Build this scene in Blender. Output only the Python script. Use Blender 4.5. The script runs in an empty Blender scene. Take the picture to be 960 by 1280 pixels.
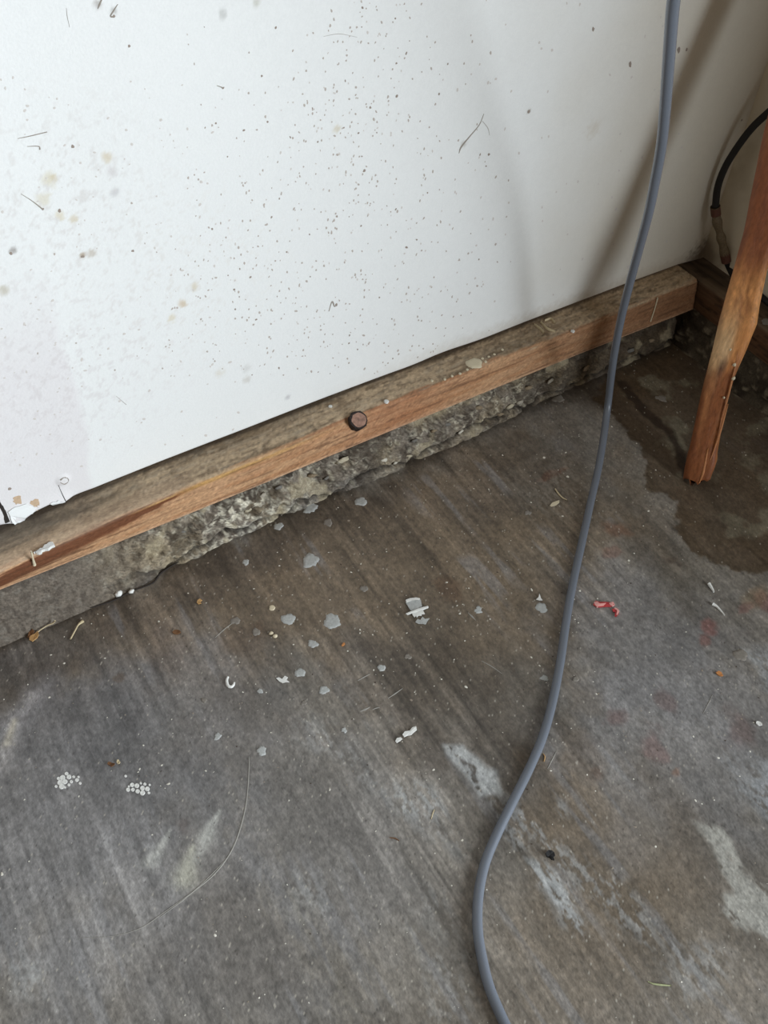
import bpy, bmesh, math, random
import numpy as np
from mathutils import Vector, Matrix

# ------------------------------------------------------------------ camera, world, light
scene = bpy.context.scene
COL = scene.collection
YAW, PITCH, ROLL = 0.58697, 0.86124, 0.04786
CAM = np.array([-1.12435, -0.80637, 0.95355])
FOC = 1155.245            # focal length in pixels of the 960 x 1280 frame

def camera_axes():
    f = np.array([math.sin(YAW)*math.cos(PITCH), math.cos(YAW)*math.cos(PITCH), -math.sin(PITCH)])
    r = np.array([math.cos(YAW), -math.sin(YAW), 0.0])
    u = np.cross(r, f)
    return (r*math.cos(ROLL)+u*math.sin(ROLL), -r*math.sin(ROLL)+u*math.cos(ROLL), f)
AR, AU, AF = camera_axes()
cd = bpy.data.cameras.new('camera')
cam = bpy.data.objects.new('camera', cd); COL.objects.link(cam)
cd.sensor_fit = 'VERTICAL'; cd.sensor_height = 32.0; cd.lens = FOC/1280*32.0
cd.clip_start = 0.02
M = Matrix([[AR[i], AU[i], -AF[i], CAM[i]] for i in range(3)] + [[0, 0, 0, 1]])
cam.matrix_world = M
scene.camera = cam

w = bpy.data.worlds.new('world'); scene.world = w; w.use_nodes = True
bg = w.node_tree.nodes['Background']
bg.inputs[0].default_value = (1.0, 0.84, 0.66, 1); bg.inputs[1].default_value = 0.185

ld = bpy.data.lights.new('daylight_door_opening', 'AREA')      # the open garage door, in the plane of the right wall
ld.shape = 'RECTANGLE'; ld.size = 2.7; ld.size_y = 1.4
ld.energy = 185; ld.color = (0.86, 0.94, 1.0)
lo = bpy.data.objects.new('daylight_door_opening', ld); COL.objects.link(lo)
lo.location = (0.0, -2.74, 0.73)
lo.rotation_euler = Matrix(((0, 0, 1), (1, 0, 0), (0, 1, 0))).to_euler()   # local -Z -> -X ; size along Y, size_y along Z

vs = scene.view_settings
vs.view_transform = 'Standard'; vs.look = 'None'; vs.gamma = 1.0; vs.use_curve_mapping = False
vs.exposure = 0.09
scene.display_settings.display_device = 'sRGB'

# ------------------------------------------------------------------ measured planes
SILL_H, SILL_D, KERB_H = 0.05, 0.0468, 0.0604
ZT = KERB_H + SILL_H
random.seed(7); RNG = np.random.default_rng(11)

def ray(px, py):
    return AR*((px-480)/FOC) + AU*(-(py-640)/FOC) + AF
def hit(px, py, n, d):
    n = np.array(n, float); v = ray(px, py)
    return CAM + v*((d - n@CAM)/(n@v))
def F(px, py, z=0.0): return hit(px, py, (0, 0, 1), z)
def W(px, py, y=0.0): return hit(px, py, (0, 1, 0), y)
def depth(p): return float((np.array(p)-CAM)@AF)
def mm(px, p): return px*depth(p)/FOC

def lin(c):
    c = np.array(c, float)/255.0
    return np.where(c <= 0.04045, c/12.92, ((c+0.055)/1.055)**2.4)

# ------------------------------------------------------------------ numpy noise
def _hash(i, j, s):
    h = (i.astype(np.int64)*374761393 + j.astype(np.int64)*668265263 + s*1274126177) & 0xFFFFFFFF
    h = ((h ^ (h >> 13))*1274126177) & 0xFFFFFFFF
    h = (h ^ (h >> 16))
    return (h & 0xFFFFFF)/float(0xFFFFFF)
def vnoise(x, y, s=0):
    xi = np.floor(x); yi = np.floor(y); fx = x-xi; fy = y-yi
    fx = fx*fx*fx*(fx*(fx*6-15)+10); fy = fy*fy*fy*(fy*(fy*6-15)+10)
    a = _hash(xi, yi, s); b = _hash(xi+1, yi, s); c = _hash(xi, yi+1, s); d = _hash(xi+1, yi+1, s)
    return (a+(b-a)*fx)*(1-fy) + (c+(d-c)*fx)*fy
def fbm(x, y, o=4, s=0, gain=0.5):
    t = 0.0; amp = 1.0; tot = 0.0
    for k in range(o):
        t = t + amp*vnoise(x*2.03**k+17.3*k, y*2.03**k-9.1*k, s+k*31); tot += amp; amp *= gain
    return t/tot
def sstep(a, b, v):
    t = np.clip((v-a)/(b-a), 0, 1); return t*t*(3-2*t)
def mix(c, d, m):
    return c + (np.array(d)-c)*m[..., None]

def seg_dist(X, Y, pts):
    """distance to a polyline and the position (0..1) along it"""
    best = np.full(X.shape, 1e9); tt = np.zeros(X.shape)
    pts = [np.array(p[:2]) for p in pts]
    L = [np.hypot(*(b-a)) for a, b in zip(pts[:-1], pts[1:])]; tot = sum(L); acc = 0
    for (a, b, l) in zip(pts[:-1], pts[1:], L):
        d = b-a; t = np.clip(((X-a[0])*d[0]+(Y-a[1])*d[1])/(l*l+1e-12), 0, 1)
        r = np.hypot(X-a[0]-t*d[0], Y-a[1]-t*d[1]); m = r < best
        best = np.where(m, r, best); tt = np.where(m, (acc+t*l)/tot, tt); acc += l
    return best, tt
def poly_sd(X, Y, pts):
    d, _ = seg_dist(X, Y, list(pts)+[pts[0]])
    ins = np.zeros(X.shape, bool); n = len(pts)
    for i in range(n):
        x0, y0 = pts[i][:2]; x1, y1 = pts[(i+1) % n][:2]
        c = ((y0 > Y) != (y1 > Y)) & (X < (x1-x0)*(Y-y0)/((y1-y0) or 1e-12)+x0)
        ins ^= c
    return np.where(ins, d, -d)

# ------------------------------------------------------------------ mesh helpers
def link(o, parent=None):
    COL.objects.link(o)
    if parent is not None: o.parent = parent
    return o
def smooth(me):
    me.polygons.foreach_set('use_smooth', np.ones(len(me.polygons), bool)); me.update()
def mesh_raw(name, V, Q, mat, parent=None, shade=True):
    """V (n,3) array, Q (m,4) quads"""
    me = bpy.data.meshes.new(name)
    V = np.asarray(V, np.float32); Q = np.asarray(Q, np.int32); k = Q.shape[1]
    me.vertices.add(len(V)); me.vertices.foreach_set('co', V.ravel())
    me.loops.add(Q.size); me.loops.foreach_set('vertex_index', Q.ravel())
    me.polygons.add(len(Q)); me.polygons.foreach_set('loop_start', np.arange(0, Q.size, k, dtype=np.int32))
    me.update(calc_edges=True)
    if shade: smooth(me)
    if mat: me.materials.append(mat)
    return link(bpy.data.objects.new(name, me), parent)
def grid_quads(nu, nv, wrap=False):
    i, j = np.meshgrid(np.arange(nu-1), np.arange(nv if wrap else nv-1), indexing='ij')
    j2 = (j+1) % nv
    return np.stack([i*nv+j, (i+1)*nv+j, (i+1)*nv+j2, i*nv+j2], -1).reshape(-1, 4)
def set_col(o, rgb, rough=None):
    me = o.data
    a = me.attributes.new('tone', 'FLOAT_COLOR', 'POINT')
    c = np.ones((len(me.vertices), 4), np.float32); c[:, :3] = np.clip(rgb, 0, 1).reshape(-1, 3)
    a.data.foreach_set('color', c.ravel())
    if rough is not None:
        r = me.attributes.new('gloss_wear', 'FLOAT', 'POINT'); r.data.foreach_set('value', np.asarray(rough, np.float32).ravel())
def poly_obj(name, V, faces, mat, parent=None, shade=True):
    me = bpy.data.meshes.new(name); me.from_pydata([tuple(map(float, v)) for v in V], [], faces); me.update()
    if shade: smooth(me)
    if mat: me.materials.append(mat)
    return link(bpy.data.objects.new(name, me), parent)
def tag(o, label=None, cat=None, group=None, kind=None):
    if label: o['label'] = label
    if cat: o['category'] = cat
    if group: o['group'] = group
    if kind: o['kind'] = kind
    return o
def spline(pts, n):
    P = np.array(pts, float); P = np.vstack([2*P[0]-P[1], P, 2*P[-1]-P[-2]]); out = []
    m = len(P)-3
    for i in range(m):
        a, b, c, d = P[i:i+4]
        for t in np.linspace(0, 1, n, endpoint=False):
            out.append(.5*((2*b)+(c-a)*t+(2*a-5*b+4*c-d)*t*t+(3*b-a-3*c+d)*t**3))
    out.append(P[-2]); return np.array(out)
def tube_data(path, rad, k=12, caps=True, flat=1.0):
    path = np.array(path); n = len(path)
    rad = np.broadcast_to(np.asarray(rad, float), (n,))
    T = np.gradient(path, axis=0); T /= np.linalg.norm(T, axis=1)[:, None]
    up = np.array([0, 0, 1.0]) if abs(T[0][2]) < .9 else np.array([1.0, 0, 0])
    N = np.cross(T[0], up); N /= np.linalg.norm(N); rings = []
    for i in range(n):
        N = N - T[i]*(N@T[i]); N /= np.linalg.norm(N); B = np.cross(T[i], N)
        for a in np.linspace(0, 2*math.pi, k, endpoint=False):
            rings.append(path[i] + rad[i]*(math.cos(a)*N + math.sin(a)*B*flat))
    V = np.array(rings); faces = [tuple(q) for q in grid_quads(n, k, True)]
    if caps: faces += [tuple(range(k))[::-1], tuple(range((n-1)*k, n*k))]
    return V, faces
def tube(name, path, rad, mat, parent=None, k=12, flat=1.0):
    V, f = tube_data(path, rad, k, True, flat); return poly_obj(name, V, f, mat, parent)
def empty(name, loc, label=None, cat=None, group=None):
    o = bpy.data.objects.new(name, None); o.empty_display_size = .02; o.location = loc; link(o)
    return tag(o, label, cat, group)
def adopt(child, root):
    """child was built in world coordinates: parent it without moving it"""
    child.parent = root; child.matrix_parent_inverse = Matrix.Translation(-root.location); return child

# ------------------------------------------------------------------ materials
def mat(name, base=None, rough=.6, attr=False, grain=0, grain_scale=300, bump=0, bump_scale=400, stretch=(1, 1, 1),
        spec=.5, rough_attr=False, wavy=None, metal=0, coat=0):
    m = bpy.data.materials.new(name); m.use_nodes = True; nt = m.node_tree; N = nt.nodes; L = nt.links
    b = N['Principled BSDF']; b.inputs['Roughness'].default_value = rough; b.inputs['Metallic'].default_value = metal
    b.inputs['Specular IOR Level'].default_value = spec; b.inputs['Coat Weight'].default_value = coat
    tc = N.new('ShaderNodeTexCoord'); mp = N.new('ShaderNodeMapping'); mp.inputs['Scale'].default_value = stretch
    L.new(tc.outputs['Object'], mp.inputs['Vector'])
    if attr:
        a = N.new('ShaderNodeAttribute'); a.attribute_name = 'tone'; src = a.outputs['Color']
    else:
        r = N.new('ShaderNodeRGB'); r.outputs[0].default_value = (*base, 1); src = r.outputs[0]
    if grain:
        n = N.new('ShaderNodeTexNoise'); n.inputs['Scale'].default_value = grain_scale; n.inputs['Detail'].default_value = 5
        n.inputs['Roughness'].default_value = .65
        L.new(mp.outputs[0], n.inputs['Vector'])
        mr = N.new('ShaderNodeMapRange'); mr.inputs[1].default_value = .25; mr.inputs[2].default_value = .75
        mr.inputs[3].default_value = 1-grain; mr.inputs[4].default_value = 1+grain
        L.new(n.outputs['Fac'], mr.inputs[0])
        mx = N.new('ShaderNodeMix'); mx.data_type = 'RGBA'; mx.blend_type = 'MULTIPLY'; mx.inputs['Factor'].default_value = 1
        L.new(src, mx.inputs['A']); L.new(mr.outputs[0], mx.inputs['B']); src = mx.outputs['Result']
    L.new(src, b.inputs['Base Color'])
    if rough_attr:
        a = N.new('ShaderNodeAttribute'); a.attribute_name = 'gloss_wear'; L.new(a.outputs['Fac'], b.inputs['Roughness'])
    if bump:
        n = N.new('ShaderNodeTexNoise'); n.inputs['Scale'].default_value = bump_scale; n.inputs['Detail'].default_value = 6
        L.new(mp.outputs[0], n.inputs['Vector'])
        bp = N.new('ShaderNodeBump'); bp.inputs['Strength'].default_value = 1; bp.inputs['Distance'].default_value = bump
        L.new(n.outputs['Fac'], bp.inputs['Height']); L.new(bp.outputs[0], b.inputs['Normal'])
    return m
M_floor = mat('stained_broomed_concrete', attr=True, rough_attr=True, grain=.26, grain_scale=520, bump=.0006, bump_scale=260, stretch=(1, .5, 1), spec=.45)
M_wall = mat('white_painted_drywall', attr=True, rough=.55, grain=.03, grain_scale=500, bump=.0003, bump_scale=350, spec=.3)
M_kerb = mat('rough_cast_concrete', attr=True, rough=.9, grain=.35, grain_scale=330, bump=.0016, bump_scale=260, spec=.2)
M_sill = mat('weathered_redwood_sill', attr=True, rough=.7, grain=.30, grain_scale=420, bump=.0006, bump_scale=420, stretch=(.5, 1, 1), spec=.25)
M_sill2 = mat('dark_weathered_sill', attr=True, rough=.75, grain=.30, grain_scale=420, bump=.0006, bump_scale=420, stretch=(1, .06, 1), spec=.2)
M_pole = mat('rough_split_wood', attr=True, rough=.55, grain=.28, grain_scale=260, bump=.0012, bump_scale=240, stretch=(1, 1, .10), spec=.35)
M_cable = mat('grey_cable_jacket', lin((102, 107, 116)), rough=.27, grain=.05, grain_scale=900, spec=.5)
M_hose = mat('black_rubber_hose', lin((34, 31, 30)), rough=.6, spec=.3)
M_brass = mat('dirty_brass_fitting', lin((112, 98, 76)), rough=.55, grain=.35, grain_scale=350, bump=.0008, bump_scale=300, spec=.4)
M_rust = mat('rusty_red_collar', lin((92, 56, 44)), rough=.7, grain=.3, grain_scale=400)
M_paint = mat('dry_white_paint', lin((226, 226, 222)), rough=.6, grain=.10, grain_scale=500, bump=.0004, bump_scale=500)
M_splat = mat('thin_grey_white_paint', lin((172, 174, 172)), rough=.65, grain=.22, grain_scale=380, bump=.0003, bump_scale=500)
M_faint = mat('faint_worn_paint', lin((128, 122, 114)), rough=.7, grain=.2, grain_scale=420)
M_cream = mat('cream_paint_drip', lin((212, 200, 172)), rough=.55, grain=.08, grain_scale=500)
M_straw = mat('pale_dry_stem', lin((198, 182, 148)), rough=.7, grain=.15, grain_scale=500)
M_leaf = mat('dry_tan_leaf', lin((190, 150, 98)), rough=.7, grain=.2, grain_scale=500)
M_splinter = mat('orange_wood_splinter', lin((176, 116, 70)), rough=.6, grain=.2, grain_scale=400)
M_leafd = mat('brown_dry_leaf', lin((108, 74, 44)), rough=.75, grain=.25, grain_scale=500)
M_stem = mat('dull_green_stem', lin((150, 154, 116)), rough=.6, grain=.15, grain_scale=500)
M_red = mat('thin_red_plastic', lin((178, 62, 66)), rough=.35, grain=.2, grain_scale=300)
M_pink = mat('pale_pink_plastic', lin((222, 158, 152)), rough=.35, grain=.1, grain_scale=300)
M_black = mat('black_rubber_crumb', lin((26, 25, 26)), rough=.8, grain=.2)
M_orange = mat('orange_tan_chip', lin((190, 128, 74)), rough=.7, grain=.2)
M_speckw = mat('white_paint_speck', lin((222, 218, 206)), rough=.7)
M_speckd = mat('tan_dirt_speck', lin((184, 174, 166)), rough=.8)
M_grit = mat('tan_grit', lin((150, 138, 124)), rough=.8)
M_speckwd = mat('brown_grey_speck', lin((150, 137, 127)), rough=.8)
M_speckk = mat('dark_dirt_speck', lin((70, 58, 50)), rough=.8)
M_speckb = mat('faint_grey_speck', lin((210, 204, 199)), rough=.8)
M_crack = mat('dark_crack_dirt', lin((46, 40, 36)), rough=.9)
M_barkd = mat('dark_knot_bark', lin((38, 28, 24)), rough=.8, grain=.3, grain_scale=300, bump=.001, bump_scale=300)
M_knot = mat('pinkish_knot_wood', lin((146, 112, 96)), rough=.7, grain=.75, grain_scale=110, bump=.0006, bump_scale=300)
M_paper = mat('torn_brown_paper', lin((196, 170, 142)), rough=.85, grain=.2, grain_scale=250)
M_flap = mat('curling_white_paint', lin((236, 238, 238)), rough=.5)
M_scr = mat('pale_scratch', lin((148, 145, 138)), rough=.6)

# ------------------------------------------------------------------ floor
fx = np.concatenate([np.linspace(-4.2, -1.42, 24), np.arange(-1.40, 0.0, .0017), [0.03, .2]])
fy = np.concatenate([np.linspace(-4.2, -1.21, 40), np.arange(-1.20, 0.0, .0017), [0.05]])
X, Y = np.meshgrid(fx, fy, indexing='ij')
n1 = fbm(X*7, Y*7, 5, 1); n2 = fbm(X*22, Y*14, 5, 2)
n3 = fbm(X*60, Y*40, 4, 40)
streak = fbm(X*85, Y*5, 4, 3); streak2 = fbm(X*38, Y*2.6, 3, 4); fine = vnoise(X*420, Y*260, 5)
sa = fbm(X*6, Y*6, 3, 6)
C = np.zeros(X.shape+(3,)) + lin((124, 118, 110))
BROWN = lin((112, 98, 81)); GREYB = lin((126, 125, 126)); DARK = lin((84, 76, 68)); DAMP = lin((84, 68, 50)); CHALK = lin((176, 178, 178))
def blob(px, py, rx, ry, colr, k, soft=.6, s=0, nz=.5):
    """an irregular soft-edged stain; radii in mm along x and y of the floor"""
    global C
    p = F(px, py); q = np.hypot((X-p[0])/(rx/1000), (Y-p[1])/(ry/1000)) + (fbm(X*max(26, 700/rx)+s, Y*max(20, 600/ry), 4, 50+s)-.5)*nz*2
    C = mix(C, colr, k*(1-sstep(1-soft, 1+soft*.4, q)))
# broad brown dirt and blue-grey clean zones
for a in [(420, 690, 330, 160, BROWN, .85), (240, 780, 200, 110, BROWN, .7), (640, 680, 230, 200, BROWN, .75), (560, 800, 160, 130, BROWN, .6),
          (80, 1010, 190, 210, GREYB, .75), (200, 900, 160, 120, GREYB, .5), (330, 1100, 220, 160, GREYB, .4), (800, 800, 120, 130, GREYB, .6),
          (860, 930, 200, 160, GREYB, .6), (640, 600, 120, 60, DARK, .5), (400, 640, 200, 45, DARK, .55), (230, 740, 170, 40, DARK, .5),
          (450, 840, 70, 70, DARK, .45), (560, 860, 90, 110, DARK, .5), (640, 960, 90, 90, DARK, .45), (290, 900, 70, 60, DARK, .3),
          (60, 820, 110, 40, DARK, .4), (300, 1180, 110, 80, DARK, .25), (700, 1000, 60, 60, BROWN, .6), (850, 1180, 160, 120, BROWN, .35),
          (760, 1080, 150, 100, BROWN, .45), (700, 1230, 200, 80, BROWN, .4)]:
    blob(*a, s=int(a[0]) % 17)
C *= (1 + .55*(n1-.5) + .5*(n2-.5) + .35*(n3-.5))[..., None]
st_amp = .26 + .74*sstep(.35, .6, sa)
C *= (1 + st_amp*(.80*(streak-.5) + .50*(streak2-.5) + .55*(fbm(X*210, Y*9, 3, 12)-.5)))[..., None]
C = mix(C, GREYB*1.25, .45*sstep(.60, .72, fbm(X*70, Y*6, 4, 77))*sstep(.45, .6, n1))
blob(800, 455, 120, 85, lin((58, 46, 34)), .8, .7, 5)  # dark brown damp dirt, deepened to paint in the corner's shade
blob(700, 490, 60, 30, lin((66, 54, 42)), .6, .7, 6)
# brown drops, rusty and red stains
for (px, py, rx, ry, c, k) in [(321, 788, 11, 11, (104, 84, 66), .8), (150, 846, 8, 8, (98, 80, 62), .7), (293, 800, 34, 22, (92, 76, 62), .6),
        (215, 805, 22, 36, (94, 78, 64), .6), (555, 735, 16, 18, (96, 74, 56), .8), (440, 800, 20, 26, (84, 74, 66), .5),
        (690, 592, 20, 8, (112, 74, 56), .7), (775, 660, 20, 18, (122, 82, 58), .7), (765, 690, 14, 10, (124, 76, 60), .5), (670, 574, 22, 7, (140, 130, 118), .5),
        (890, 780, 11, 14, (142, 92, 86), .8), (882, 800, 8, 8, (128, 82, 74), .8), (955, 750, 12, 16, (132, 84, 78), .6), (935, 757, 14, 6, (132, 88, 82), .6),
        (770, 897, 16, 12, (116, 82, 78), .6), (815, 930, 18, 22, (112, 76, 72), .65), (835, 875, 14, 14, (104, 76, 72), .6), (920, 915, 22, 26, (108, 80, 76), .6),
        (745, 965, 12, 10, (118, 92, 78), .5), (840, 700, 12, 6, (72, 58, 50), .8), (850, 705, 6, 5, (64, 50, 44), .8), (845, 965, 6, 5, (150, 106, 78), .6),
        (740, 880, 22, 26, (112, 98, 80), .4), (912, 1068, 9, 9, (150, 116, 92), .5), (945, 745, 22, 12, (140, 118, 86), .5),
        (232, 1030, 10, 9, (88, 74, 70), .6), (860, 710, 40, 30, (112, 104, 90), .3), (745, 1170, 22, 22, (120, 106, 90), .3), (700, 950, 40, 30, (110, 92, 72), .4)]:
    blob(px, py, rx, ry, lin(c), k*.7, .6, int(px) % 13, 1.0)
# chalky worn patches, broken up along the broom lines
brk = fbm(X*150, Y*45, 5, 90, .65)
def chalk(pts, k, soft=.012, c=CHALK, lo=.40, hi=.58, amp=.03):
    global C
    sd = poly_sd(X, Y, [F(*p) for p in pts]) + (fbm(X*45, Y*22, 4, 61)-.5)*amp*2
    C = mix(C, c, k*sstep(-soft, soft, sd)*sstep(lo+.03, hi-.03, brk+.16*(fine-.5)))
chalk([(555, 930), (580, 928), (616, 970), (622, 985), (600, 995), (585, 975), (560, 945)], .8, .004, lo=.25, hi=.45, amp=.006)
chalk([(600, 960), (618, 965), (624, 990), (604, 990)], .8, .004, lo=.2, hi=.4, amp=.006)
chalk([(612, 985), (645, 1000), (660, 1060), (640, 1065), (625, 1030)], .4, .008, lo=.42, amp=.012)
chalk([(650, 1015), (668, 1020), (716, 1080), (700, 1085)], .5, .006, amp=.01)
chalk([(655, 1072), (680, 1082), (700, 1110), (730, 1150), (745, 1175), (725, 1165), (690, 1120)], .85, .006, lo=.3, hi=.5, amp=.01)
chalk([(690, 1060), (740, 1070), (800, 1130), (830, 1170), (770, 1180), (720, 1120)], .42, .02, amp=.03)
chalk([(690, 1000), (712, 1000), (714, 1022), (700, 1022)], .5, .008, lo=.3, amp=.012)
chalk([(875, 1030), (905, 1040), (945, 1100), (1000, 1160), (1000, 1190), (920, 1165), (895, 1140), (915, 1110)], .85, .006, lin((170, 168, 160)), .22, .42, .016)
chalk([(925, 950), (1000, 930), (1010, 1010), (960, 1020), (935, 990)], .6, .02, lin((166, 170, 174)), .3, .5, .03)
chalk([(940, 820), (1000, 800), (1010, 850), (955, 862)], .5, .015, lin((160, 166, 172)), .25, .5, .02)
chalk([(480, 980), (540, 985), (550, 1010), (500, 1020)], .5, .02, amp=.03)
chalk([(350, 1090), (400, 1085), (430, 1130), (370, 1135)], .40, .02, lo=.45, amp=.03)
chalk([(20, 1200), (55, 1205), (60, 1235), (25, 1240)], .5, .02, lo=.3, amp=.03)
chalk([(840, 1180), (905, 1190), (900, 1240), (850, 1235)], .35, .02, lo=.35, amp=.03)
chalk([(390, 895), (520, 985), (600, 1080), (560, 1080), (480, 1010), (380, 920)], .25, .02, lo=.45, amp=.03)
chalk([(270, 925), (290, 980), (440, 1200), (470, 1280), (400, 1280), (300, 1060)], .22, .02, lin((150, 142, 128)), .45, .6, .03)
chalk([(560, 1090), (590, 1240), (540, 1270), (520, 1130)], .2, .02, lo=.45, amp=.03)
chalk([(860, 590), (960, 640), (960, 680), (880, 660)], .0, .02)
chalk([(640, 590), (740, 580), (720, 640), (660, 650)], .30, .02, lin((150, 144, 134)), .3, .6, .03)
# swooshes
def swoosh(pts, r0, r1, k, c=(190, 190, 184), soft=1.0):
    global C
    d, t = seg_dist(X, Y, [F(*p) for p in pts]); r = (r0+(r1-r0)*t)/1000
    C = mix(C, lin(c), k*np.exp(-(d/r)**2*1.2)*(.6+.8*(n3-.2)))
swoosh([(275, 1013), (265, 1030), (258, 1045)], 2, 9, .75)
swoosh([(240, 1060), (236, 1078), (232, 1095)], 4, 13, .75, (196, 194, 178))
swoosh([(212, 1038), (203, 1056), (188, 1076)], 2, 9, .7)
swoosh([(258, 1048), (245, 1075)], 8, 6, .45)
swoosh([(40, 870), (20, 905), (8, 935), (0, 960)], 12, 8, .55, (176, 172, 170))
swoosh([(60, 855), (30, 890), (5, 920)], 18, 14, .3, (156, 156, 162))
swoosh([(18, 900), (8, 928)], 4, 6, .6, (196, 188, 168))
# damp stain in the corner
dsd = poly_sd(X, Y, [F(*p) for p in [(812, 612), (850, 625), (845, 655), (862, 690), (893, 700), (920, 716), (990, 712), (1100, 690), (1100, 380), (900, 380), (845, 425), (770, 445), (745, 500), (800, 560)]])
dm = sstep(-.002, .004, dsd + (fbm(X*55, Y*55, 4, 71)-.5)*.022)
inner = fbm(X*24, Y*24, 4, 73)
C = mix(C, DAMP*(.75+.5*inner[..., None]), dm*.8)
edge = np.exp(-((dsd-.004)/.007)**2)
C = mix(C, lin((66, 56, 42)), .35*edge*dm)
C = mix(C, lin((132, 126, 108)), dm*.6*sstep(.55, .72, fbm(X*30, Y*30, 4, 75))*sstep(.02, .05, dsd))
# dark trickle line across the corner
d, t = seg_dist(X, Y, [F(*p) for p in [(778, 480), (800, 508), (822, 527), (838, 540), (848, 560), (858, 590)]])
C = mix(C, lin((48, 36, 28)), .9*(1-sstep(.004, .011, d + (fbm(X*70, Y*70, 3, 79)-.5)*.012)))
d, t = seg_dist(X, Y, [F(*p) for p in [(880, 600), (905, 650), (960, 690)]])
C = mix(C, lin((60, 50, 38)), .4*np.exp(-(d/.012)**2))
# dirt along the foot of the kerb
kb = [(0, 806), (100, 764), (180, 727), (205, 712), (300, 668), (400, 622), (500, 584), (560, 558), (700, 489), (830, 432)]
d, t = seg_dist(X, Y, [F(*p) for p in kb])
C = mix(C, lin((66, 58, 50)), .75*np.exp(-(d/.012)**2)*(.5+n3))
C = mix(C, lin((150, 146, 138)), .4*np.exp(-(d/.030)**2)*sstep(.5, .7, n2)*((X > -1.05) & (X < -.55)))
C *= (1+.34*(fine-.5)+.30*(vnoise(X*230, Y*210, 8)-.5)+.22*(fbm(X*130, Y*120, 3, 9)-.5))[..., None]
C *= (1+.55*st_amp*(fbm(X*330, Y*14, 2, 14)-.5))[..., None]
C *= (1+.085*RNG.standard_normal(X.shape))[..., None]
dust = RNG.random(X.shape)
C = mix(C, lin((188, 182, 170)), .75*(dust < .0035*(.4+1.6*n1))); C = mix(C, lin((52, 46, 42)), .6*(dust > .9965))
C *= (1-.22*sstep(-.45, -.80, Y))[..., None]*.97  # floor colour darkened towards the door to offset the strong daylight there
rough = .50 + .16*(n2-.5) - .10*dm + .1*sstep(.4, .6, brk)
Z = ((n1-.5)*.0022 + (n2-.5)*.0010 + (streak-.5)*.0006)*(sstep(-4, -.9, Y)*.5+.5) - .001
Z = np.where((X > .0) | (Y > .0) | (X < -1.42) | (Y < -1.2), -.001, Z)
V = np.stack([X, Y, Z], -1).reshape(-1, 3)
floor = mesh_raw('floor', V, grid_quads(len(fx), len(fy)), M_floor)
def floor_z(x, y):
    i = int(np.clip(np.searchsorted(fx, x)-1, 0, len(fx)-2)); j = int(np.clip(np.searchsorted(fy, y)-1, 0, len(fy)-2))
    a = min(max((x-fx[i])/(fx[i+1]-fx[i]), 0), 1); b = min(max((y-fy[j])/(fy[j+1]-fy[j]), 0), 1)
    return float((Z[i, j]*(1-a)+Z[i+1, j]*a)*(1-b) + (Z[i, j+1]*(1-a)+Z[i+1, j+1]*a)*b)
def Fs(px, py, z=0.0):
    p = F(px, py, z); p = F(px, py, z+floor_z(p[0], p[1])); return p
tag(floor, 'stained broom-finished grey concrete floor', kind='structure')
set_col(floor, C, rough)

# ------------------------------------------------------------------ left wall (white painted board)
wx = np.concatenate([np.linspace(-4.2, -1.36, 20), np.arange(-1.35, -.002, .0024), [0.0, .03]])
edge_px = [(-60, 676), (-20, 664), (14, 655), (26, 655), (32, 648), (45, 639), (62, 631), (80, 628), (92, 622), (120, 612), (200, 580), (340, 526), (480, 473), (640, 411), (780, 357), (848, 331.5), (884, 323)]
ep = np.array([W(*p) for p in edge_px])
zb = np.interp(wx, ep[:, 0], ep[:, 2], left=ep[0, 2], right=ep[-1, 2])
zs = np.concatenate([[0, .0015, .004], np.arange(.0065, .62, .0024), np.linspace(.65, 2.4, 14)])
XX, S = np.meshgrid(wx, zs, indexing='ij')
ZZ = np.maximum(zb[:, None] + S, 0)
ZZ = np.where(S > .05, .11 + S, zb[:, None] + S + (0.11-zb[:, None])*sstep(0, .05, S))
YY = np.zeros_like(XX)
YY += (fbm(XX*3, ZZ*2, 3, 101)-.5)*.012*sstep(0, -.25, XX)*0 + (fbm(XX*3.2, ZZ*1.6, 3, 101)-.5)*.006
def wline(pts):
    return seg_dist(XX, ZZ, [(W(*p)[0], W(*p)[2]) for p in pts])
# long soft ripples in the sheet
for (pts, wdt, h) in [([(610, -60), (560, 250), (520, 470)], .04, -.0022), ([(650, -60), (590, 260), (545, 450)], .05, .0022),
                      ([(700, -60), (640, 260), (600, 430)], .05, -.0015)]:
    d, t = wline(pts); YY += h*np.exp(-(d/wdt)**2)
# taped joint at the left: very slight step
jx = W(67, 390)[0]
YY -= .0006*(1-sstep(-.02, .02, XX-jx-(ZZ-.3)*.05))
# lifted lower edge near the seam
d, t = wline([(20, 650), (78, 626)]); YY -= .004*np.exp(-(d/.012)**2)
for (px, py, r, h) in [(79, 600, .009, .002)]:
    q = W(px, py); rr = np.hypot(XX-q[0], ZZ-q[2]); YY -= h*(1-sstep(r*.6, r, rr))
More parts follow.
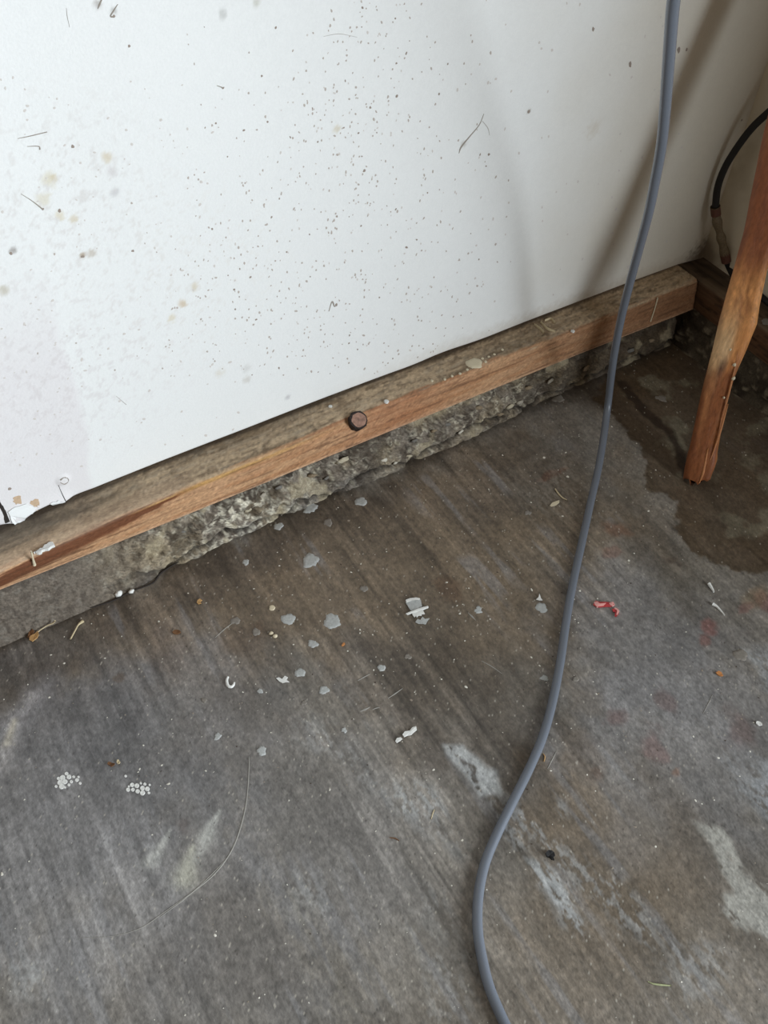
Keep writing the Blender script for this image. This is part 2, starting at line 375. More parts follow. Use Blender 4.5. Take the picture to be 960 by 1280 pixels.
# rolled bottom edge
YY += .004*(1-sstep(0, .004, S))
CW = np.zeros(XX.shape+(3,)) + lin((232, 233, 232))
CW = mix(CW, lin((222, 216, 218)), .55*(1-sstep(-.006, .006, XX-jx-(ZZ-.3)*.05 + (fbm(XX*20, ZZ*8, 3, 111)-.5)*.02))*sstep(.45, .3, ZZ))
mot = fbm(XX*170, ZZ*170, 4, 113, .75); pat = fbm(XX*9, ZZ*9, 3, 115)
q = W(75, 240); reg = np.exp(-(((XX-q[0])/.085)**2+((ZZ-q[2])/.085)**2))
CW = mix(CW, lin((200, 194, 190)), .45*reg*sstep(.56, .70, mot))
q = W(230, 350); reg = np.exp(-(((XX-q[0])/.12)**2+((ZZ-q[2])/.10)**2))
CW = mix(CW, lin((206, 198, 186)), .25*reg*sstep(.58, .72, mot))
q = W(60, 480); reg = np.exp(-(((XX-q[0])/.14)**2+((ZZ-q[2])/.12)**2))
CW = mix(CW, lin((206, 200, 200)), .5*reg*sstep(.52, .7, mot))
# darker, yellower tone towards the corner and along the bottom
CW = mix(CW, lin((206, 196, 176)), .7*sstep(-.48, -.06, XX+(pat-.5)*.15))
CW = mix(CW, lin((178, 166, 150)), .45*(1-sstep(.004, .03, S+(mot-.5)*.02))*sstep(-.75, -.3, XX))
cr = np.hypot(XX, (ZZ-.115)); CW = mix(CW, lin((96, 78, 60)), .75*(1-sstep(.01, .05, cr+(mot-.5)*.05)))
CW *= (1+.05*(mot-.5))[..., None]
# tan dabs
for (px, py, r, c, k) in [(135, 196, 6, (204, 186, 150), .7), (60, 225, 9, (206, 194, 160), .6), (68, 224, 5, (198, 180, 140), .6), (54, 250, 8, (206, 196, 166), .6), (103, 319, 4, (150, 120, 80), .9),
        (115, 316, 5, (176, 160, 140), .7), (92, 274, 5, (200, 184, 150), .7), (74, 269, 6, (206, 190, 150), .6), (140, 214, 7, (190, 180, 180), .5), (143, 240, 6, (176, 172, 174), .6), (15, 312, 4, (120, 108, 100), .8),
        (5, 362, 7, (176, 166, 140), .7), (228, 379, 6, (196, 170, 130), .8), (243, 358, 6, (204, 190, 160), .7), (215, 397, 6, (206, 190, 150), .6), (422, 162, 5, (206, 194, 164), .7), (278, 18, 5, (170, 170, 166), .6), (322, 4, 5, (178, 176, 158), .7),
        (123, 6, 5, (150, 140, 132), .7), (142, 12, 4, (140, 136, 130), .6), (360, 497, 4, (160, 156, 160), .6), (275, 467, 8, (212, 204, 186), .6), (310, 460, 8, (196, 194, 190), .5), (308, 475, 6, (196, 190, 180), .6),
        (580, 180, 5, (160, 154, 146), .6), (660, 138, 3, (140, 130, 118), .8), (742, 162, 14, (196, 184, 164), .4)]:
    p = W(px, py); rr = np.hypot(XX-p[0], ZZ-p[2])*1000/r + (mot-.5)*1.4
    CW = mix(CW, lin(c), k*.8*(1-sstep(.3, 1.1, rr)))
def wall_y(x, z):
    i = int(np.clip(np.searchsorted(wx, x), 0, len(wx)-1)); return float(np.interp(z, ZZ[i], YY[i]))
V = np.stack([XX, YY, ZZ], -1).reshape(-1, 3)
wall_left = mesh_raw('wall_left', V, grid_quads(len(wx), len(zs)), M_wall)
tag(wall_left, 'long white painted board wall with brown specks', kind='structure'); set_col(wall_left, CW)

# ------------------------------------------------------------------ right wall
ry = np.concatenate([[-1.16], np.arange(-1.15, .012, .006)])
rz = np.concatenate([np.arange(ZT+.004, .62, .006), np.linspace(.65, 2.4, 10)])
RY, RZ = np.meshgrid(ry, rz, indexing='ij')
RX = (fbm(RY*4, RZ*3, 3, 121)-.5)*.004 - .002
RX[0, :] = .30      # the wall's end turns into the door jamb
RY[0, :] = RY[1, :]
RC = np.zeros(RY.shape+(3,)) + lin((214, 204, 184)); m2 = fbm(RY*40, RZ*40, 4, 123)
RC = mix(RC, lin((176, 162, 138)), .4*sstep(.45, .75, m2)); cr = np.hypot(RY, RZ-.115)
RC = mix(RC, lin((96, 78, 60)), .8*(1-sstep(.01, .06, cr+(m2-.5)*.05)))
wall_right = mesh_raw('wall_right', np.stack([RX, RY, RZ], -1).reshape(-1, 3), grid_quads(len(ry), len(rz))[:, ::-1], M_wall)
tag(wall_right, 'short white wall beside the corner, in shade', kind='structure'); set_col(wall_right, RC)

# ------------------------------------------------------------------ left sill
sx = np.concatenate([np.linspace(-4.2, -1.4, 12), np.arange(-1.38, -SILL_D-.003, .003), [-SILL_D-.002]])
bpx = [(-40, 740), (0, 713), (60, 688), (140, 650), (240, 606), (340, 566), (480, 506), (640, 443), (760, 396), (872, 350)]
cpx = [(-40, 754), (0, 737), (120, 689), (200, 657), (340, 600), (480, 542), (600, 493), (715, 446), (868, 386)]
bp_ = np.array([F(*p, ZT) for p in bpx]); cp_ = np.array([F(*p, KERB_H) for p in cpx])
yb = np.interp(sx, bp_[:, 0], bp_[:, 1]); yc = np.interp(sx, cp_[:, 0], cp_[:, 1])
yb = np.convolve(np.pad(yb, 12, 'edge'), np.ones(25)/25, 'valid'); yc = np.convolve(np.pad(yc, 12, 'edge'), np.ones(25)/25, 'valid')
wane = .005 + .010*sstep(-.95, -1.12, sx) + .007*np.exp(-((sx+.66)/.05)**2)
prof = []                # (t, kind) : 0..1 top, 1..2 front
tt = np.concatenate([np.linspace(0, 1, 26), np.linspace(1, 2, 22)[1:]])
TT = np.broadcast_to(tt, (len(sx), len(tt))); SX = np.broadcast_to(sx[:, None], TT.shape)
YB, YC, WN = yb[:, None], yc[:, None], wane[:, None]
back = .035
top_y = back + (YB-back)*np.clip(TT, 0, 1); fr = np.clip(TT-1, 0, 1)
SYv = np.where(TT <= 1, top_y, YB + (YC-YB)*fr)
SZv = np.where(TT <= 1, ZT, ZT - SILL_H*fr)
# rounded (waney) arris
dist = np.where(TT <= 1, np.abs(SYv-YB), ZT-SZv)
rnd = np.clip(1-dist/(WN*1.4), 0, 1)**2
SYv = SYv + rnd*WN*.42; SZv = SZv - rnd*WN*.42
g1 = fbm(SX*16, TT*18, 5, 131, .6); g2 = fbm(SX*70, TT*40, 4, 133, .6); g3 = fbm(SX*5, TT*5, 4, 135); g4 = fbm(SX*22, TT*60, 4, 136)
rel = (g1-.5)*.0026 + (g2-.5)*.0012
SYv = SYv - np.where(TT > 1, rel, 0)*sstep(2.0, 1.9, TT); SZv = SZv + np.where(TT <= 1, rel*1.0, 0)
CS = np.zeros(TT.shape+(3,)) + lin((184, 162, 134))
CS = mix(CS, lin((118, 101, 80)), .75*sstep(.42, .66, g3)); CS = mix(CS, lin((168, 152, 130)), .5*sstep(.52, .7, g1)*sstep(1.02, .9, TT))
CS = mix(CS, lin((92, 78, 62)), .6*sstep(.58, .7, g2)*sstep(1.02, .9, TT))
front = sstep(.93, 1.06, TT + (g1-.5)*.36 + .18*sstep(-.62, -.55, SX)*0)
CF = np.zeros(TT.shape+(3,)) + lin((186, 146, 110))
CF = mix(CF, lin((162, 114, 78)), .6*sstep(.45, .65, fbm(SX*12, TT*9, 4, 137))); CF = mix(CF, lin((186, 146, 112)), .5*sstep(.5, .7, g4))
CF = mix(CF, lin((116, 76, 54)), .45*sstep(.60, .74, g1))
# reddish area around the knot, darker wood tone towards the corner
CF = mix(CF, lin((152, 98, 66)), .6*np.exp(-((SX+.60)/.08)**2)*(.4+1.0*g2))
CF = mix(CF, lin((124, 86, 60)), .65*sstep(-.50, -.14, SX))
CF = mix(CF, lin((86, 54, 40)), .6*sstep(.64, .74, fbm(SX*60, TT*22, 4, 142, .65))*np.exp(-((SX+.66)/.16)**2))
CF = mix(CF, lin((196, 160, 130)), .6*sstep(1.9, 1.98, TT)*(.3+g2))
CS = mix(CS, lin((104, 86, 66)), .6*sstep(.54, .66, fbm(SX*34, TT*16, 5, 144, .65))); CS = mix(CS, lin((170, 156, 136)), .5*sstep(.56, .68, fbm(SX*48, TT*22, 5, 145, .65)))
CS = CS*(1-front[..., None]) + CF*front[..., None]
CS *= (1+.10*np.random.default_rng(3).standard_normal(CS.shape[:2]))[..., None]
# yellow sapwood line, dark brown run of stain at the left
yl = np.exp(-((TT-1.10)/.07)**2)*np.exp(-((SX+.86)/.11)**2); CS = mix(CS, lin((188, 148, 84)), np.clip(.8*yl*(.4+1.2*g4), 0, 1))
ctr = 1.22 + .30*sstep(-1.0, -1.17, SX) - .10*sstep(-.98, -.9, SX)
hw = .08 + .30*sstep(-.90, -1.08, SX)
lft = sstep(-.88, -.94, SX)
dk = lft*(1-sstep(hw*.6, hw*1.1, np.abs(TT-ctr)+(g1-.5)*.32+(g4-.5)*.12))
CS = mix(CS, lin((96, 50, 28)), .88*dk)
CS = mix(CS, lin((176, 152, 128)), .55*lft*sstep(1.12, .98, TT)*sstep(.6, .85, TT))
CS = mix(CS, lin((92, 86, 78)), .7*sstep(-.95, -1.08, SX)*sstep(.85, .6, TT+(g1-.5)*.3))
# stain streaks
CS = mix(CS, lin((92, 62, 44)), .6*sstep(.66, .74, fbm(SX*11, TT*50, 3, 139))*sstep(.9, 1.1, TT))
CS = mix(CS, lin((60, 50, 42)), .75*(1-sstep(.42, .45, TT + (g2-.5)*.05)))      # dirt in the joint under the wall
V = np.stack([SX, SYv, SZv], -1).reshape(-1, 3)
nb = len(tt)
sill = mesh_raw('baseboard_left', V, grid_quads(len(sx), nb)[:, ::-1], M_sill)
# close end and underside with a box part of the same mesh
bm = bmesh.new(); bm.from_mesh(sill.data); bm.verts.ensure_lookup_table()
n0 = len(sx); bv = list(bm.verts)
lastrow = [bv[(n0-1)*nb+j] for j in range(nb)]; firstrow = [bv[j] for j in range(nb)]
e1 = bm.verts.new((sx[-1], back, KERB_H)); e0 = bm.verts.new((sx[0], back, KERB_H))
bm.faces.new(lastrow+[e1]); bm.faces.new(firstrow[::-1]+[e0])
bm.faces.new((lastrow[-1], e1, e0))
for i in range(0, n0-1):
    a = bv[i*nb+nb-1]; b = bv[(i+1)*nb+nb-1]
    bm.faces.new((a, b, e0))
bm.to_mesh(sill.data); bm.free(); smooth(sill.data)
tag(sill, 'weathered wooden sill board under the white wall', kind='structure')
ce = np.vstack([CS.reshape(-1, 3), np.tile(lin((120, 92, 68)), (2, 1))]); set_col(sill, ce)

# right sill
ys = np.arange(-1.15, .03, .004)
tt2 = np.concatenate([np.linspace(0, 1, 16), np.linspace(1, 2, 14)[1:]])
T2 = np.broadcast_to(tt2, (len(ys), len(tt2))); Y2 = np.broadcast_to(ys[:, None], T2.shape)
h1 = fbm(Y2*9, T2*24, 5, 141); h2 = fbm(Y2*30, T2*40, 4, 143)
X2 = np.where(T2 <= 1, .03 + (-SILL_D-.03)*T2, -SILL_D); Z2 = np.where(T2 <= 1, ZT, ZT-SILL_H*(T2-1))
rnd = np.clip(1-np.where(T2 <= 1, np.abs(X2+SILL_D), ZT-Z2)/.006, 0, 1)**2
X2 = X2 + rnd*.002 - np.where(T2 > 1, (h1-.5)*.003, 0); Z2 = Z2 - rnd*.002 + np.where(T2 <= 1, (h1-.5)*.003, 0)
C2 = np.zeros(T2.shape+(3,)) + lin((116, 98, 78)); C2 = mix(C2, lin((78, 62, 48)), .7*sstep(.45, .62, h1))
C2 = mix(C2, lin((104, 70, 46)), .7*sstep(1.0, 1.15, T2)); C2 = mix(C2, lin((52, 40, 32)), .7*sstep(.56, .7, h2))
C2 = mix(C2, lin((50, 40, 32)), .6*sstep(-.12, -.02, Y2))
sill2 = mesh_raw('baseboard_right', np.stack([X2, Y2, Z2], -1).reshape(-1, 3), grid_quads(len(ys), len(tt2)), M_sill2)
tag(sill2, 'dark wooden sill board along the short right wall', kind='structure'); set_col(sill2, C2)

# ------------------------------------------------------------------ kerbs of rough concrete
kx = np.concatenate([np.linspace(-4.2, -1.42, 12), np.arange(-1.40, -.02, .0025)])
kt = np.linspace(0, 1, 46)
kpts = np.array([F(*p) for p in [(-60, 830)] + kb])
kbase = np.interp(kx, kpts[:, 0], kpts[:, 1])
xe = F(838, 424)[0]
KX, KT = np.meshgrid(kx, kt, indexing='ij')
ytop = np.interp(kx, cp_[:, 0], cp_[:, 1])[:, None] + .002
a1 = fbm(KX*26, KT*1.9, 5, 151, .6); a2 = fbm(KX*110, KT*8, 4, 153); a3 = fbm(KX*14, KT*1.2, 3, 155)
ridge = 1-np.abs(2*fbm(KX*48, KT*4, 4, 157)-1)
midz = sstep(-1.08, -.95, KX)
KY = ytop + (kbase[:, None]-.004-ytop)*KT**1.3
amp = .25+.75*midz
KY = KY - ((a1-.5)*.022 + (a2-.5)*.008 + (ridge-.6)*.008)*amp*np.sin(np.pi*np.clip(KT*.9+.06, 0, 1))**.6
# the crumbly top edge hollows below the board
KY = KY + .010*midz*sstep(.55, .75, fbm(KX*26, KT*1.0, 4, 159)+.16*(1-KT))*sstep(.6, .15, KT)
# breaks off before the corner
crk0 = np.abs(KT-.86-(fbm(KX*24, KX*0, 3, 170)-.5)*.35)
KY = KY + .006*midz*(1-sstep(.02, .06, crk0))
rec = sstep(xe-.012, xe+.012, KX + (a1-.5)*.02); KY = KY + .05*rec
KZ = KERB_H*(1-KT) - .003*KT + (a2-.5)*.004*np.sin(np.pi*KT)
KC = np.zeros(KX.shape+(3,)) + lin((122, 113, 102))
p1 = fbm(KX*70, KT*4.6, 5, 161, .72); p2 = fbm(KX*150, KT*10, 4, 163, .7); p3 = fbm(KX*16, KT*1.6, 4, 165)
KC = mix(KC, lin((92, 84, 76)), .6*sstep(.40, .70, p1)); KC = mix(KC, lin((140, 136, 128)), .5*sstep(.5, .75, p2))
KC = mix(KC, lin((150, 136, 112)), .75*midz*sstep(.40, .70, p3)); KC = mix(KC, lin((72, 62, 52)), .65*midz*sstep(.48, .68, p1))
KC = mix(KC, lin((216, 210, 192)), .9*np.exp(-((KX+.835)/.07)**2)*sstep(.46, .6, p2))
KC = mix(KC, lin((186, 178, 158)), .6*midz*sstep(.60, .70, p2)*sstep(-.2, -.4, KX)); KC = mix(KC, lin((108, 106, 104)), .4*midz*sstep(.55, .8, KT)*sstep(.45, .6, a1))
KC = mix(KC, lin((44, 38, 33)), .7*sstep(.62, .74, fbm(KX*130, KT*8.5, 4, 167, .65)))
KC = mix(KC, lin((60, 52, 46)), .55*(1-midz)*sstep(.60, .72, fbm(KX*170, KT*10, 4, 181, .6)))
KC *= (1+.20*np.random.default_rng(9).standard_normal(KC.shape[:2]))[..., None]
KC = mix(KC, lin((70, 58, 45)), .8*sstep(-.42, -.16, KX)); KC = mix(KC, lin((56, 46, 36)), .7*rec)  # corner shade painted into the kerb colour and its recessed end
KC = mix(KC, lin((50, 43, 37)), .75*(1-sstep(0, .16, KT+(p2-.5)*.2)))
big = fbm(KX*30, KT*2.2, 4, 169)
KC = mix(KC, lin((66, 57, 48)), .6*midz*sstep(.55, .68, big)); KC = mix(KC, lin((170, 158, 132)), .55*midz*sstep(.42, .30, big))
crk = np.abs(KT-.86-(fbm(KX*24, KX*0, 3, 170)-.5)*.35)
KC = mix(KC, lin((40, 35, 31)), .8*midz*(1-sstep(.015, .05, crk)))
KC = mix(KC, lin((96, 88, 80)), .5*(1-midz))
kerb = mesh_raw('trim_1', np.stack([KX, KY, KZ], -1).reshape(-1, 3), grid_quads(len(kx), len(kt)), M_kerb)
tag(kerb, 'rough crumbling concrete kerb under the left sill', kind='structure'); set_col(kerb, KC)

ky = np.arange(-1.15, .0, .004)
KY2, KT2 = np.meshgrid(ky, np.linspace(0, 1, 30), indexing='ij')
b1 = fbm(KY2*32, KT2*2.4, 5, 171); b2 = fbm(KY2*90, KT2*8, 4, 173)
KX2 = -SILL_D+.002 - .024*KT2**1.2 - ((b1-.5)*.026+(b2-.5)*.010)*np.sin(np.pi*np.clip(KT2*.9+.06, 0, 1))**.6
KZ2 = KERB_H*(1-KT2)-.003*KT2
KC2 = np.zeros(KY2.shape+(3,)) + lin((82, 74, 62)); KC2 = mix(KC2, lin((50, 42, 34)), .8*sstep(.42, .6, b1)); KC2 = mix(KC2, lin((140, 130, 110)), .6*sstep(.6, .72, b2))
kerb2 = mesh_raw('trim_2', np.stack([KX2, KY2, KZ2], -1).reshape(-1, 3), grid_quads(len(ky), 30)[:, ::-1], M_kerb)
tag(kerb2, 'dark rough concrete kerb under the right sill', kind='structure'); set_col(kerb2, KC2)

# stone chips bedded in the left kerb
def lump(name, c, r, m, parent, seed, sq=(1, 1, 1), rotz=0, k=10, rings=6):
    rg = np.random.default_rng(seed); V = []
    for i in range(rings+1):
        th = math.pi*i/rings
        for j in range(k):
            ph = 2*math.pi*j/k; s = 1+rg.uniform(-.22, .22)
            v = np.array([math.sin(th)*math.cos(ph)*sq[0], math.sin(th)*math.sin(ph)*sq[1], math.cos(th)*sq[2]])*r*s
            if i in (0, rings): v = np.array([0, 0, math.cos(th)*sq[2]*r])
            cz, sz = math.cos(rotz), math.sin(rotz); V.append(np.array(c)+np.array([v[0]*cz-v[1]*sz, v[0]*sz+v[1]*cz, v[2]]))
    f = [tuple(q) for q in grid_quads(rings+1, k, True)]
    return poly_obj(name, V, f, m, parent)
M_chip = [mat('kerb_stone_%d' % i, lin(c), rough=.85, grain=.25, grain_scale=300, bump=.001, bump_scale=300) for i, c in
          enumerate([(176, 166, 144), (160, 152, 138), (134, 118, 96), (112, 108, 102), (196, 190, 176)])]
for i, (px, py, rp, ci) in enumerate([(480, 578, 6, 4), (470, 585, 5, 1), (497, 580, 4, 4), (511, 573, 5, 0), (640, 510, 6, 0), (652, 505, 5, 1), (627, 520, 5, 2), (430, 578, 8, 0), (446, 570, 6, 2),
        (545, 540, 5, 2), (560, 533, 5, 3), (600, 512, 6, 2), (612, 506, 5, 0), (690, 478, 5, 1), (705, 468, 4, 2), (300, 634, 6, 4), (312, 640, 5, 0), (330, 622, 6, 1), (268, 648, 5, 3), (350, 612, 5, 3),
        (376, 606, 6, 4), (392, 597, 5, 2), (735, 462, 6, 2), (790, 440, 5, 3), (815, 428, 5, 2), (228, 668, 5, 3), (520, 553, 4, 3), (578, 542, 4, 4), (662, 487, 5, 2), (410, 600, 4, 3)]):
    p = hit(px, py, (0, -.93, .37), .93*.055+.37*.03)
    lump('stone_chip', p + np.array([0, .004, 0]), mm(rp*.9, p), M_chip[ci], kerb, 300+i, (1.4, .45, .65), random.uniform(-.4, .4), 7, 4)

# ------------------------------------------------------------------ details on boards and walls
def settle(V, kind):
    """lay points measured on the flat plane onto the real, slightly uneven surface"""
    if kind == 'floor': return [v+np.array([0, 0, floor_z(v[0], v[1])]) for v in V]
    if kind == 'wall': return [v+np.array([0, wall_y(v[0], v[2]), 0]) for v in V]
    return V
def plane_frame(kind):
    if kind == 'floor': return (lambda px, py, h: F(px, py, h)), np.array([0, 0, 1.0])
    if kind == 'wall': return (lambda px, py, h: W(px, py, -h)), np.array([0, -1.0, 0])
    if kind == 'top': return (lambda px, py, h: F(px, py, ZT+h)), np.array([0, 0, 1.0])
def disc(name, kind, px, py, rp, m, parent, seed=0, h=.0003, lobes=.18, n=36, off=.0004, sx_=1.0, spikes=0):
    """irregular thin pat of dried paint: domed, with a ragged rim"""
    g, nrm = plane_frame(kind); c = g(px, py, off); r = mm(rp, c); rg = np.random.default_rng(seed+5)
    U, Vv = (np.array([1.0, 0, 0]), np.array([0, 1.0, 0])) if nrm[2] else (np.array([1.0, 0, 0]), np.array([0, 0, 1.0]))
    ph = rg.uniform(0, 6.28, 6); V = [c + nrm*h]; rim = []
    for lay, (rr, hh) in enumerate([(.55, h), (.92, h*.8), (1.0, -off-.0003)]):
        for j in range(n):
            a = 2*math.pi*j/n
            e = 1 + lobes*(.5*math.sin(2*a+ph[0])+.5*math.sin(3*a+ph[1])+.4*math.sin(5*a+ph[2])+.2*math.sin(9*a+ph[3])) + rg.uniform(-.05, .05)
            if spikes and lay > 0 and rg.random() < spikes: e *= 1.10
            V.append(c + (U*math.cos(a)*sx_ + Vv*math.sin(a))*r*rr*e + nrm*hh)
    V = settle(V, kind)
    f = [(0, 1+j, 1+(j+1) % n) for j in range(n)]
    for l in range(2):
        for j in range(n):
            a = 1+l*n+j; b = 1+l*n+(j+1) % n; f.append((a, a+n, b+n, b))
    return poly_obj(name, V, f, m, parent)
def ribbon(name, kind, pts, wpx, m, parent, h=.0002, n=6, off=.0003):
    """thin raised line following points, width in pixels at each end point"""
    g, nrm = plane_frame(kind); P = spline([g(x, y, off) for x, y in pts], n); k = len(P)
    wv = np.interp(np.linspace(0, 1, k), np.linspace(0, 1, len(wpx)), wpx)
    T = np.gradient(P, axis=0); T /= np.linalg.norm(T, axis=1)[:, None]; S_ = np.cross(T, nrm); V = []
    for i in range(k):
        hw_ = mm(wv[i], P[i])/2
        for s, z in ((-1, -off-.0002), (-.5, h), (.5, h), (1, -off-.0002)): V.append(P[i]+S_[i]*hw_*s+nrm*z)
    V = settle(V, kind)
    return poly_obj(name, V, [tuple(q) for q in grid_quads(k, 4)], m, parent)
def specks(name, kind, pts, m, parent, seed=0, flat=.45):
    """many tiny flattened lumps in one mesh; pts = (px, py, radius px, stretch, turn)"""
    g, nrm = plane_frame(kind); V = []; f = []; rg = np.random.default_rng(seed)
    U, Vv = (np.array([1.0, 0, 0]), np.array([0, 1.0, 0])) if nrm[2] else (np.array([1.0, 0, 0]), np.array([0, 0, 1.0]))
    for (px, py, rp, st, tr) in pts:
        c = g(px, py, 0); r = mm(rp, c); b = len(V); hgt = min(r*flat, .0012) if kind == 'floor' else .0003
        V.append(c+nrm*hgt)
        for j in range(7):
            a = 2*math.pi*j/7; e = r*rg.uniform(.7, 1.25); x = math.cos(a)*e; y = math.sin(a)*e*st
            V.append(c + U*(x*math.cos(tr)-y*math.sin(tr)) + Vv*(x*math.sin(tr)+y*math.cos(tr)) - nrm*(.0008 if kind == 'floor' else -.0001))
        f += [(b, b+1+j, b+1+(j+1) % 7) for j in range(7)]
    V = settle(V, kind)
    o = poly_obj(name, V, f, m, parent); o['kind'] = 'stuff'; return o

# wall specks: a dense drift in the middle, scattered elsewhere
def scatter(n, fn, seed):
    rg = np.random.default_rng(seed); out = []
    while len(out) < n:
        v = fn(rg)
        if v: out.append(v)
    return out
def above_board(px, py): return py < 474-.385*(px-480)-6
def drift(rg):
    py = rg.uniform(0, 470); cx = 480-.10*(py-60)-25*(py > 250); px = rg.normal(cx-20, 26+.26*py)
    px = px if rg.random() < .8 else rg.uniform(230, 620)
    return (px, py, rg.uniform(.7, 1.45), rg.uniform(1.0, 1.9), rg.normal(.1, .4)) if above_board(px, py) and 0 < px < 640 and rg.random() < (.25+py/300) else None
specks('dirt_specks', 'wall', scatter(520, drift, 21), M_speckd, wall_left, 1)
specks('dark_specks', 'wall', scatter(60, drift, 22) + [(449, 167, 1.6, 1, 0), (452, 283, 1.4, 1, 0), (497, 121, 2, 1, 0), (265, 286, 1.5, 1.3, 0), (166, 313, 1.5, 1, 0), (74, 263, 2.2, 1.2, 0), (165, 313, 1.6, 1, 0), (103, 320, 2.2, 1, 0),
        (161, 57, 1.8, 1, .5), (142, 20, 1.8, 1, .5), (279, 110, 2, .7, 0), (305, 163, 1.7, 1, 0), (335, 153, 1.6, 1, 0), (345, 35, 1.8, 1, 0), (91, 183, 2.2, 1.2, 0), (13, 316, 2.2, 1, 0), (53, 261, 1.8, .8, 0), (660, 139, 2, 1.2, 0), (612, 194, 2, 1, 0),
        (740, 36, 2, 1.8, .3), (787, 80, 2, 2.6, .3), (848, 62, 2.6, 1.8, .4), (858, 62, 1.6, 1.5, .3), (943, 131, 2.5, 1.4, .4), (927, 150, 1.6, 1, 0), (12, 611, 2.4, 1.2, 0), (456, 214, 2, 1, 0), (421, 382, 1.6, 1.6, 0)], M_speckwd, wall_left, 2)
specks('pale_specks', 'wall', scatter(200, drift, 23) + scatter(170, lambda r: (lambda a, b: (a, b, r.uniform(.7, 1.8), r.uniform(.8, 1.8), r.uniform(0, 3)) if above_board(a, b) else None)(r.uniform(0, 300), r.uniform(90, 590)), 24)
       + scatter(70, lambda r: (lambda a, b: (a, b, r.uniform(.9, 1.7), r.uniform(1, 2), r.uniform(0, .6)) if above_board(a, b) else None)(r.uniform(560, 860), r.uniform(0, 380)), 25), M_speckb, wall_left, 3)
M_scuff = mat('grey_scuff', lin((150, 142, 132)), rough=.8); M_scuffl = mat('pale_scuff', lin((186, 182, 178)), rough=.8)
ribbon('scuff_mark', 'wall', [(606, 143), (600, 157), (588, 171), (577, 184), (574, 192)], [1.2, 2.0, 2.6, 4.0, 1.2], M_scuff, wall_left, .0001)
ribbon('scuff_mark', 'wall', [(604, 152), (611, 161), (613, 170)], [1, 1.3, .6], M_scuffl, wall_left, .0001)
ribbon('scuff_mark', 'wall', [(22, 173), (38, 170), (59, 165)], [.8, 1.5, 1.5], M_scuff, wall_left, .0001)
ribbon('scuff_mark', 'wall', [(34, 183), (48, 183), (50, 187)], [.8, 1.6, 2.6], M_scuff, wall_left, .0001)
ribbon('scuff_mark', 'wall', [(26, 242), (40, 251), (54, 262)], [.8, 1.4, 2.4], M_scuff, wall_left, .0001)
ribbon('scuff_mark', 'wall', [(147, 5), (142, 13), (138, 20), (143, 21)], [1, 2.2, 2.4, 2.6], M_scuff, wall_left, .0001)
ribbon('scuff_mark', 'wall', [(128, -3), (124, 6), (122, 11)], [2, 3, 1], M_scuff, wall_left, .0001)
ribbon('scuff_mark', 'wall', [(83, 10), (84, 20), (87, 34)], [.5, 1.2, .5], M_scuffl, wall_left, .0001)
ribbon('scuff_mark', 'wall', [(271, 107), (279, 110)], [.8, 2], M_scuff, wall_left, .0001)
ribbon('scuff_mark', 'wall', [(405, 46), (425, 43), (447, 47)], [.5, 1.0, .5], M_scuffl, wall_left, .0001)
ribbon('scuff_mark', 'wall', [(412, 390), (416, 378), (419, 384), (422, 381)], [1.5, 2.5, 2, 2], M_scuff, wall_left, .0001)
ribbon('scuff_mark', 'wall', [(145, 495), (158, 506)], [.6, 1.3], M_scuffl, wall_left, .0001)
# popped screw head, cracks and torn paper at the broken lower edge
ribbon('popped_screw_rim', 'wall', [(75, 599), (79, 596), (84, 597), (85, 601), (80, 604), (75, 602)], [2.4, 1.0, 1.2, 1.5, 1.1, .6], M_scuff, wall_left, .0006)
ribbon('crack', 'wall', [(73, 606), (77, 616), (81, 624)], [.5, 1.0, 1.8], M_crack, wall_left, .0002)
def ragged(pts, seed, j=.7):
    rg = np.random.default_rng(seed); o = []
    for (a, b) in zip(pts, pts[1:]+pts[:1]):
        for t in (0, .33, .66): o.append((a[0]+(b[0]-a[0])*t+rg.normal(0, j)*(t > 0), a[1]+(b[1]-a[1])*t+rg.normal(0, j)*(t > 0)))
    return o
def wpoly(name, pts, m, parent, h=.0035):
    pts = ragged(pts, len(pts)+int(pts[0][0]))
    P = settle([W(x, y, -h) for x, y in pts], 'wall'); Q = [p + np.array([0, min(h, .0009), 0]) for p in P]; n = len(P)
    return poly_obj(name, P+Q, [tuple(range(n))]+[(j, n+j, n+(j+1) % n, (j+1) % n) for j in range(n)], m, parent, False)
wpoly('torn_paper', [(17, 622), (26, 620), (27, 630), (20, 631), (16, 627)], M_paper, wall_left, .0003)
wpoly('torn_paper', [(38, 626), (48, 624), (49, 629), (46, 632), (49, 637), (45, 638), (42, 632), (37, 629)], M_paper, wall_left, .0003)
wpoly('paint_flap', [(10, 640), (20, 634), (33, 630), (44, 634), (40, 640), (31, 645), (30, 651), (18, 654), (13, 648)], M_flap, wall_left, .0012)
wpoly('paint_flap', [(62, 628), (72, 624), (81, 626), (79, 629), (66, 632)], M_flap, wall_left, .0012)
wpoly('panel_gap', [(-3, 620), (0, 627), (6, 637), (10, 646), (16, 656), (7, 657), (5, 645), (-2, 632)], M_crack, wall_left, .0004)

